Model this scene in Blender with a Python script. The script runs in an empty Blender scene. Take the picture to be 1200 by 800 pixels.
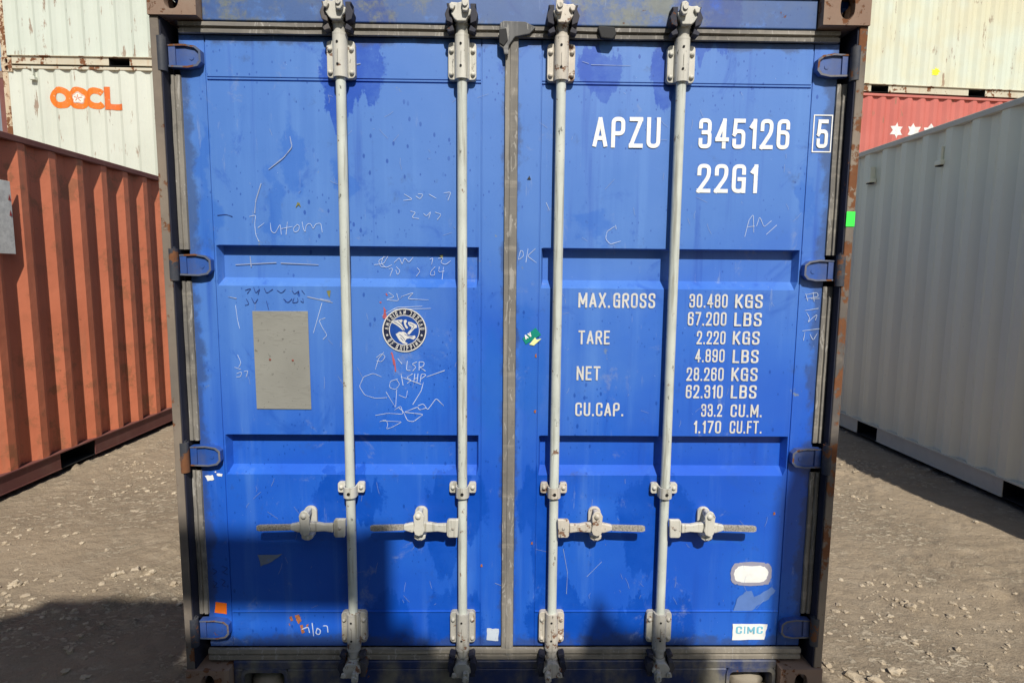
import bpy, bmesh, math, random
from math import sin, cos, pi, radians, atan2, sqrt, tan
from mathutils import Vector, Matrix, noise

# ------------------------------------------------------------------ camera, light, exposure
scene = bpy.context.scene
C = scene.collection
cam_d = bpy.data.cameras.new('camera'); cam = bpy.data.objects.new('camera', cam_d); C.objects.link(cam)
scene.camera = cam
cam_d.sensor_fit = 'HORIZONTAL'; cam_d.sensor_width = 36.0
cam_d.lens = 682.15 / 1200 * 36.0
cam_d.clip_start = 0.05; cam_d.clip_end = 2000
YAW, PITCH, ROLL = 0.016, 0.1131, 0.0087
fw = Vector((sin(YAW)*cos(PITCH), cos(YAW)*cos(PITCH), -sin(PITCH)))
rt = Vector((cos(YAW), -sin(YAW), 0)); up = rt.cross(fw)
r2 = rt*cos(ROLL) + up*sin(ROLL); u2 = -rt*sin(ROLL) + up*cos(ROLL)
M = Matrix((r2, u2, -fw)).transposed().to_4x4(); M.translation = Vector((-0.0247, -2.0758, 1.6182))
cam.matrix_world = M

SUN_AZ, SUN_EL = radians(11.5), radians(44.5)         # the sun stands behind the camera, a little to the right
sdir = Vector((sin(SUN_AZ)*cos(SUN_EL), -cos(SUN_AZ)*cos(SUN_EL), sin(SUN_EL)))
world = bpy.data.worlds.new('World'); scene.world = world; world.use_nodes = True
wn = world.node_tree.nodes; wl = world.node_tree.links
sky = wn.new('ShaderNodeTexSky'); sky.sky_type = 'NISHITA'; sky.sun_disc = False
sky.sun_elevation = SUN_EL; sky.sun_rotation = atan2(sdir.x, sdir.y)
sky.air_density = 1.0; sky.dust_density = 1.0; sky.ozone_density = 0.4
bg = wn['Background']; bg.inputs['Strength'].default_value = 0.105
wl.new(sky.outputs[0], bg.inputs['Color'])
sun_d = bpy.data.lights.new('sun', 'SUN'); sun_d.energy = 5.0; sun_d.angle = radians(0.53); sun_d.color = (1.0, 0.955, 0.885)
sun = bpy.data.objects.new('sun', sun_d); C.objects.link(sun)
sun.rotation_euler = sdir.to_track_quat('Z', 'Y').to_euler(); sun.location = sdir*40
scene.view_settings.view_transform = 'Standard'; scene.view_settings.look = 'None'
scene.view_settings.gamma = 1.0; scene.view_settings.exposure = 0.10
scene.view_settings.use_curve_mapping = False

# ------------------------------------------------------------------ material helpers
class Mat:
    def __init__(s, name, rough=0.5, metal=0.0, spec=0.5, off=(0, 0, 0)):
        s.m = bpy.data.materials.new(name); s.m.use_nodes = True
        s.nt = s.m.node_tree; s.b = s.nt.nodes['Principled BSDF']
        s.b.inputs['Roughness'].default_value = rough; s.b.inputs['Metallic'].default_value = metal
        s.b.inputs['Specular IOR Level'].default_value = spec
        tc = s.n('ShaderNodeTexCoord')
        mp = s.n('ShaderNodeMapping'); mp.inputs['Location'].default_value = off
        s.l(tc.outputs['Object'], mp.inputs['Vector']); s.v = mp.outputs[0]
        s.raw = tc.outputs['Object']
    def n(s, t): return s.nt.nodes.new(t)
    def l(s, a, b): s.nt.links.new(a, b)
    def put(s, x, sock):
        if isinstance(x, (int, float)): sock.default_value = x
        elif isinstance(x, (tuple, list)): sock.default_value = (*x, 1.0) if len(x) == 3 and len(sock.default_value) == 4 else x
        else: s.l(x, sock)
    def math(s, op, a, b=0.0, c=0.0, clamp=False):
        n = s.n('ShaderNodeMath'); n.operation = op; n.use_clamp = clamp
        s.put(a, n.inputs[0]); s.put(b, n.inputs[1])
        if op in ('MULTIPLY_ADD', 'COMPARE', 'SMOOTH_MIN'): s.put(c, n.inputs[2])
        return n.outputs[0]
    def scaled(s, sc, v=None):
        m = s.n('ShaderNodeVectorMath'); m.operation = 'MULTIPLY'
        s.l(v or s.v, m.inputs[0]); m.inputs[1].default_value = sc; return m.outputs[0]
    def noise(s, scale, detail=4, stretch=None, rough=0.55, dist=0.0, v=None):
        n = s.n('ShaderNodeTexNoise'); n.inputs['Scale'].default_value = scale
        n.inputs['Detail'].default_value = detail; n.inputs['Roughness'].default_value = rough
        n.inputs['Distortion'].default_value = dist
        s.l(s.scaled(stretch, v) if stretch else (v or s.v), n.inputs['Vector']); return n.outputs['Fac']
    def voro(s, scale, stretch=None, rand=1.0, v=None, out='Distance'):
        n = s.n('ShaderNodeTexVoronoi'); n.inputs['Scale'].default_value = scale; n.inputs['Randomness'].default_value = rand
        s.l(s.scaled(stretch, v) if stretch else (v or s.v), n.inputs['Vector']); return n.outputs[out]
    def rng(s, x, a, b, c=0.0, d=1.0):
        n = s.n('ShaderNodeMapRange'); n.interpolation_type = 'SMOOTHSTEP'
        s.put(x, n.inputs['Value'])
        for k, q in zip(('From Min', 'From Max', 'To Min', 'To Max'), (a, b, c, d)): n.inputs[k].default_value = q
        return n.outputs['Result']
    def mix(s, f, a, b):
        n = s.n('ShaderNodeMix'); n.data_type = 'RGBA'
        s.put(f, n.inputs['Factor']); s.put(a, n.inputs['A']) if False else None
        A = [i for i in n.inputs if i.name == 'A' and i.type == 'RGBA'][0]; B = [i for i in n.inputs if i.name == 'B' and i.type == 'RGBA'][0]
        s.put(a, A); s.put(b, B)
        return [o for o in n.outputs if o.type == 'RGBA'][0]
    def mul(s, a, b): return s.math('MULTIPLY', a, b)
    def add(s, a, b, clamp=True): return s.math('ADD', a, b, clamp=clamp)
    def sep(s, v=None):
        n = s.n('ShaderNodeSeparateXYZ'); s.l(v or s.raw, n.inputs[0]); return n.outputs
    def color(s, c): s.put(c, s.b.inputs['Base Color'])
    def rough(s, r): s.put(r, s.b.inputs['Roughness'])
    def bump(s, h, dist=0.002, strength=1.0):
        n = s.n('ShaderNodeBump'); n.inputs['Distance'].default_value = dist; n.inputs['Strength'].default_value = strength
        s.l(h, n.inputs['Height'])
        prev = s.b.inputs['Normal']
        if prev.is_linked: s.l(prev.links[0].from_socket, n.inputs['Normal'])
        s.l(n.outputs[0], prev)
    def blobs(s, lst, warp=0.05, wscale=9.0, edge=0.10, drip=0.0):
        """mask of rounded worn or repainted patches, each (x, z, rx, rz) on a wall facing -Y"""
        o = s.sep(); nx = s.noise(wscale, 6, rough=.6); nz = s.noise(wscale*1.3, 6, stretch=(1, 1, 1.37), rough=.6)
        X = s.math('MULTIPLY_ADD', s.math('SUBTRACT', nx, 0.5), warp, o[0]); Z = s.math('MULTIPLY_ADD', s.math('SUBTRACT', nz, 0.5), warp, o[2])
        if drip: Z = s.math('MULTIPLY_ADD', s.math('SUBTRACT', s.noise(20, 3, stretch=(1, 1, .06)), 0.42), drip, Z)
        best = None
        for x, z, rx, rz in lst:
            a = s.math('DIVIDE', s.math('SUBTRACT', X, x), rx); b = s.math('DIVIDE', s.math('SUBTRACT', Z, z), rz)
            d = s.math('ADD', s.math('POWER', s.math('ABSOLUTE', a), 2.4), s.math('POWER', s.math('ABSOLUTE', b), 2.4))
            best = d if best is None else s.math('MINIMUM', best, d)
        best = s.math('MULTIPLY_ADD', s.math('SUBTRACT', s.noise(75, 4, rough=.7), 0.5), 1.3, best)
        return s.rng(best, 1-edge, 1+edge, 1.0, 0.0)

RUST = (0.105, 0.038, 0.016); RUST2 = (0.20, 0.085, 0.035); DUST = (0.30, 0.255, 0.20)

def painted(name, base, alt, rust=0.5, rusts=14.0, dirt=0.3, streak=0.3, rough=0.5, off=(0, 0, 0), dirtcol=DUST, bump=0.0015, spec=0.4, dirtz=None):
    m = Mat(name, rough, spec=spec, off=off)
    c = m.mix(m.rng(m.noise(1.3, 5), 0.35, 0.65), base, alt)
    st = m.rng(m.noise(9.0, 5, stretch=(1.0, 1.0, 0.07), rough=0.65), 0.52, 0.72)
    c = m.mix(m.mul(st, streak), c, dirtcol)
    dn = m.rng(m.noise(5.0, 8, rough=0.7), 0.45, 0.75)
    c = m.mix(m.mul(dn, dirt), c, dirtcol)
    rn = m.math('ADD', m.mul(m.noise(rusts, 8, rough=0.7), 0.6), m.mul(m.noise(rusts*0.35, 4, stretch=(1, 1, 0.35)), 0.4))
    t = 0.66 - 0.14*rust
    rm = m.rng(rn, t, t+0.025)
    c = m.mix(rm, c, m.mix(m.noise(40, 4), RUST, RUST2))
    m.color(c); m.rough(m.add(m.mul(rm, 0.35), m.rng(dn, 0, 1, rough, rough+0.2)))
    m.bump(m.noise(60, 6, rough=0.65), bump*0.25, 0.6)
    m.bump(m.math('SUBTRACT', 1.0, rm), bump*0.5, 0.7)
    m.bump(m.noise(2.6, 3), 0.006, 0.5)
    return m.m

def plain(name, col, rough=0.6, metal=0.0, var=0.25, sc=30.0, bump=0.0004, spec=0.4):
    m = Mat(name, rough, metal, spec)
    d = tuple(x*(1-var) for x in col)
    m.color(m.mix(m.rng(m.noise(sc, 6, rough=0.65), 0.35, 0.7), col, d)); m.bump(m.noise(sc*3, 4), bump, 0.6)
    return m.m

# ------------------------------------------------------------------ mesh helpers
class MB:
    def __init__(s): s.v = []; s.f = []; s.s = []
    def face(s, pts, smooth=False):
        i = len(s.v); s.v += [tuple(p) for p in pts]; s.f.append(tuple(range(i, i+len(pts)))); s.s.append(smooth)
    def mesh(s, verts, faces, smooth=False):
        i = len(s.v); s.v += [tuple(p) for p in verts]
        for f in faces: s.f.append(tuple(a+i for a in f)); s.s.append(smooth)
    def box(s, x0, x1, y0, y1, z0, z1):
        v = [(x, y, z) for x in (x0, x1) for y in (y0, y1) for z in (z0, z1)]
        s.mesh(v, [(0, 1, 3, 2), (4, 6, 7, 5), (0, 4, 5, 1), (2, 3, 7, 6), (0, 2, 6, 4), (1, 5, 7, 3)]); return s
    def prism(s, poly, y0, y1):                          # polygon in x,z pushed along y
        n = len(poly); v = [(x, y0, z) for x, z in poly] + [(x, y1, z) for x, z in poly]
        a = sum(poly[i][0]*poly[(i+1) % n][1]-poly[(i+1) % n][0]*poly[i][1] for i in range(n))
        f = [tuple(range(n)), tuple(range(2*n-1, n-1, -1))] + [(i, i+n, (i+1) % n+n, (i+1) % n) for i in range(n)]
        if a < 0: f = [tuple(reversed(q)) for q in f]
        s.mesh(v, f); return s
    def cyl(s, p0, p1, r0, r1=None, n=20, cap=True):
        r1 = r0 if r1 is None else r1; p0 = Vector(p0); p1 = Vector(p1); d = (p1-p0).normalized()
        a = Vector((1, 0, 0)) if abs(d.x) < 0.9 else Vector((0, 1, 0)); e = d.cross(a).normalized(); g = d.cross(e)
        R0 = [p0+(e*cos(2*pi*k/n)+g*sin(2*pi*k/n))*r0 for k in range(n)]; R1 = [p1+(e*cos(2*pi*k/n)+g*sin(2*pi*k/n))*r1 for k in range(n)]
        s.mesh(R0+R1, [(k, (k+1) % n, (k+1) % n+n, k+n) for k in range(n)], True)
        if cap: s.face(list(reversed(R0))); s.face(R1)
        return s
    def dome(s, c, r, h, n=14, rings=4):                 # rivet or bolt head bulging towards -Y
        rr = []
        for k in range(rings):
            a = pi/2*k/rings; rr.append([(c[0]+r*cos(a)*cos(t), c[1]-h*sin(a), c[2]+r*cos(a)*sin(t)) for t in [2*pi*j/n for j in range(n)]])
        v = [p for q in rr for p in q] + [(c[0], c[1]-h, c[2])]
        f = [(k*n+j, k*n+(j+1) % n, (k+1)*n+(j+1) % n, (k+1)*n+j) for k in range(rings-1) for j in range(n)]
        f += [((rings-1)*n+j, (rings-1)*n+(j+1) % n, rings*n) for j in range(n)]
        s.mesh(v, f, True); return s
    def bolt(s, c, r=0.009, h=0.008):                    # hexagonal head with a washer, facing -Y
        s.cyl((c[0], c[1], c[2]), (c[0], c[1]-0.002, c[2]), r*1.35, n=16)
        s.cyl((c[0], c[1]-0.002, c[2]), (c[0], c[1]-h, c[2]), r, r*0.86, n=6); return s
    def build(s, name, mat, parent=None, bevel=0.0, seg=2, label=None):
        me = bpy.data.meshes.new(name); me.from_pydata(s.v, [], s.f)
        me.polygons.foreach_set('use_smooth', s.s); me.materials.append(mat); me.update()
        o = bpy.data.objects.new(name, me); C.objects.link(o)
        if parent: o.parent = parent
        if bevel:
            b = o.modifiers.new('bevel', 'BEVEL'); b.width = bevel; b.segments = seg; b.limit_method = 'ANGLE'; b.angle_limit = radians(35); b.harden_normals = False
        if label: o['label'] = label
        return o

def rrect(x0, x1, z0, z1, r, n=4):
    P = []
    for cx, cz, a in ((x1-r, z0+r, -pi/2), (x1-r, z1-r, 0), (x0+r, z1-r, pi/2), (x0+r, z0+r, pi)):
        P += [(cx+r*cos(a+pi/2*k/n), cz+r*sin(a+pi/2*k/n)) for k in range(n+1)]
    return P

def empty(name, loc=(0, 0, 0), rz=0.0, label=None, cat=None, group=None):
    o = bpy.data.objects.new(name, None); C.objects.link(o); o.location = loc; o.rotation_euler = (0, 0, rz); o.empty_display_size = 0.3
    if label: o['label'] = label
    if cat: o['category'] = cat
    if group: o['group'] = group
    return o

# ------------------------------------------------------------------ painted letters and lines: ribbons a fraction of a millimetre thick
def roundpoly(pts, r, closed=False, n=5):
    if r <= 0 or len(pts) < 3: return pts
    out = []; N = len(pts)
    for i, p in enumerate(pts):
        if not closed and i in (0, N-1): out.append(p); continue
        a = Vector(pts[i-1]); b = Vector(p); c = Vector(pts[(i+1) % N])
        if (a-b).length < 1e-6 or (c-b).length < 1e-6: out.append(p); continue
        q = min(r, (a-b).length*0.5, (c-b).length*0.5); s0 = b+(a-b).normalized()*q; s1 = b+(c-b).normalized()*q
        for k in range(n+1):
            t = k/n; out.append(tuple(s0*(1-t)**2 + b*2*t*(1-t) + s1*t*t))
    return out

def ribbon(mb, pts, w, y, closed=False, square=True, taper=False):
    P = [Vector(p) for p in pts]; Q = [P[0]]
    for p in P[1:]:
        if (p-Q[-1]).length > 1e-5: Q.append(p)
    P = Q; n = len(P)
    if closed and (P[0]-P[-1]).length < 1e-5: P.pop(); n -= 1
    if n < 2: return
    if square and not closed:
        P[0] = P[0]+(P[0]-P[1]).normalized()*w/2; P[-1] = P[-1]+(P[-1]-P[-2]).normalized()*w/2
    L = []; R = []
    for i in range(n):
        a = P[i-1] if (i > 0 or closed) else None; c = P[(i+1) % n] if (i < n-1 or closed) else None
        d1 = (P[i]-a).normalized() if a is not None else None; d2 = (c-P[i]).normalized() if c is not None else None
        if d1 is None: d1 = d2
        if d2 is None: d2 = d1
        t = d1+d2
        t = t.normalized() if t.length > 1e-4 else d1
        nrm = Vector((-t.y, t.x)); k = max(0.80, nrm.dot(Vector((-d1.y, d1.x))))
        ww = w/2/k
        if taper: ww *= 0.45+0.75*abs(sin(i*1.7+P[0].x*40))
        L.append(P[i]+nrm*ww); R.append(P[i]-nrm*ww)
    v = [(p.x, y-2.5e-5*i, p.y) for i, p in enumerate(L)]+[(p.x, y-2.5e-5*i, p.y) for i, p in enumerate(R)]
    f = [(i, i+1, n+i+1, n+i) for i in range(n-1)]
    if closed: f.append((n-1, 0, n, 2*n-1))
    mb.mesh(v, f)

T_, M_ = 0.87, 0.44
GL = {  # centre lines of a tall narrow gothic: (points, corner radius, closed)
 'A': (.36, [([(-.01, 0), (.18, T_), (.37, 0)], 0, 0), ([(.07, .24), (.29, .24)], 0, 0)]),
 'B': (.34, [([(0, 0), (0, T_), (.33, T_), (.33, .46), (0, .46)], .14, 0), ([(0, .46), (.34, .46), (.34, 0), (0, 0)], .14, 0), ([(0, 0), (0, T_)], 0, 0)]),
 'C': (.34, [([(.34, .62), (.34, T_), (0, T_), (0, 0), (.34, 0), (.34, .25)], .16, 0)]),
 'D': (.34, [([(0, 0), (0, T_), (.34, T_), (.34, 0)], .18, 1), ([(0, 0), (0, T_)], 0, 0)]),
 'E': (.28, [([(.29, T_), (0, T_), (0, 0), (.29, 0)], 0, 0), ([(0, .45), (.25, .45)], 0, 0)]),
 'F': (.27, [([(.28, T_), (0, T_), (0, 0)], 0, 0), ([(0, .45), (.24, .45)], 0, 0)]),
 'G': (.35, [([(.34, .64), (.34, T_), (0, T_), (0, 0), (.34, 0), (.34, .42)], .16, 0), ([(.34, .42), (.19, .42)], 0, 0), ([(.345, .42), (.345, 0)], 0, 0)]),
 'H': (.34, [([(0, 0), (0, T_)], 0, 0), ([(.34, 0), (.34, T_)], 0, 0), ([(0, .45), (.34, .45)], 0, 0)]),
 'I': (.0, [([(0, 0), (0, T_)], 0, 0)]),
 'K': (.34, [([(0, 0), (0, T_)], 0, 0), ([(.34, T_), (.03, .33)], 0, 0), ([(.12, .46), (.35, 0)], 0, 0)]),
 'L': (.27, [([(0, T_), (0, 0), (.28, 0)], 0, 0)]),
 'M': (.46, [([(0, 0), (0, T_), (.23, .2), (.46, T_), (.46, 0)], 0, 0)]),
 'N': (.36, [([(0, 0), (0, T_), (.36, 0), (.36, T_)], 0, 0)]),
 'O': (.34, [([(0, 0), (0, T_), (.34, T_), (.34, 0)], .16, 1)]),
 'P': (.34, [([(0, 0), (0, T_), (.34, T_), (.34, .40), (0, .40)], .15, 0)]),
 'R': (.34, [([(0, 0), (0, T_), (.34, T_), (.34, .44), (0, .44)], .15, 0), ([(.17, .44), (.36, 0)], 0, 0)]),
 'S': (.34, [([(.34, .66), (.34, T_), (0, T_), (0, .5), (.34, .38), (.34, 0), (0, 0), (0, .21)], .15, 0)]),
 'T': (.34, [([(0, T_), (.34, T_)], 0, 0), ([(.17, T_), (.17, 0)], 0, 0)]),
 'U': (.34, [([(0, T_), (0, 0), (.34, 0), (.34, T_)], .16, 0)]),
 'V': (.36, [([(0, T_), (.18, 0), (.36, T_)], 0, 0)]),
 'X': (.36, [([(0, 0), (.36, T_)], 0, 0), ([(0, T_), (.36, 0)], 0, 0)]),
 'Z': (.34, [([(.01, T_), (.34, T_), (.0, 0), (.35, 0)], 0, 0)]),
 '0': (.33, [([(0, 0), (0, T_), (.33, T_), (.33, 0)], .16, 1)]),
 '1': (.13, [([(.13, 0), (.13, T_), (.0, .66)], 0, 0)]),
 '2': (.33, [([(0, .6), (0, T_), (.33, T_), (.33, .5), (0, 0)], .15, 0), ([(0, 0), (.34, 0)], 0, 0)]),
 '3': (.33, [([(0, .66), (0, T_), (.32, T_), (.32, .47), (.1, .47)], .14, 0), ([(.1, .47), (.33, .47), (.33, 0), (0, 0), (0, .21)], .14, 0)]),
 '4': (.35, [([(.25, 0), (.25, T_), (0, .24), (.36, .24)], 0, 0)]),
 '5': (.33, [([(.32, T_), (.03, T_), (0, .44)], 0, 0), ([(0, .42), (.06, .52), (.33, .52), (.33, 0), (0, 0), (0, .2)], .14, 0)]),
 '6': (.33, [([(.33, .66), (.33, T_), (0, T_), (0, 0), (.33, 0), (.33, .5), (0, .5)], .15, 0)]),
 '7': (.33, [([(0, T_), (.33, T_), (.1, 0)], 0, 0)]),
 '8': (.33, [([(0.01, .46), (0.01, T_), (.32, T_), (.32, .46)], .14, 1), ([(0, 0), (0, .46), (.33, .46), (.33, 0)], .14, 1)]),
 '9': (.33, [([(0, .21), (0, 0), (.33, 0), (.33, T_), (0, T_), (0, .4), (.33, .4)], .15, 0)]),
 '.': (.0, [([(0, 0), (0, .02)], 0, 0)]),
 ',': (.02, [([(.02, .03), (-.02, -.1)], 0, 0)]),
}
def glyph_stroke(tmp, pts, r, cl, stroke):
    if r > 0 or cl or len(pts) < 3: ribbon(tmp, roundpoly(pts, r, bool(cl)), stroke, 0.0, bool(cl), square=True); return
    for i in range(len(pts)-1):                       # sharp letters: one straight stroke after the other
        p, q = Vector(pts[i]), Vector(pts[i+1]); d = (q-p).normalized(); slant = abs(d.x) > .05 and abs(d.y) > .05
        k = stroke*(.5 if not slant else .30)
        ribbon(tmp, [tuple(p-d*k), tuple(q+d*k)], stroke, -.0012*(i+1), square=False)
def text_run(mb, s, x0, x1, z0, h, y, stroke=.13, gap=.14, place=None):
    """lay a word from x0 to x1 with its foot at z0"""
    tot = 0.0; pos = []
    for ch in s:
        if ch == ' ': tot += .34; pos.append(None); continue
        pos.append(tot); tot += GL[ch][0]+stroke+gap
    tot -= gap; k = (x1-x0)/(tot*h)
    for ch, p in zip(s, pos):
        if p is None: continue
        for si, (pts, r, cl) in enumerate(GL[ch][1]):
            tmp = MB()
            glyph_stroke(tmp, pts, r, cl, stroke)
            v = []
            for a, dy, c in tmp.v:
                X = x0+(a+p+stroke/2)*h*k; Z = z0+(c+.065)*h
                v.append((X, y+dy*.4-si*.00045, Z))
            mb.mesh(v, tmp.f)
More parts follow.
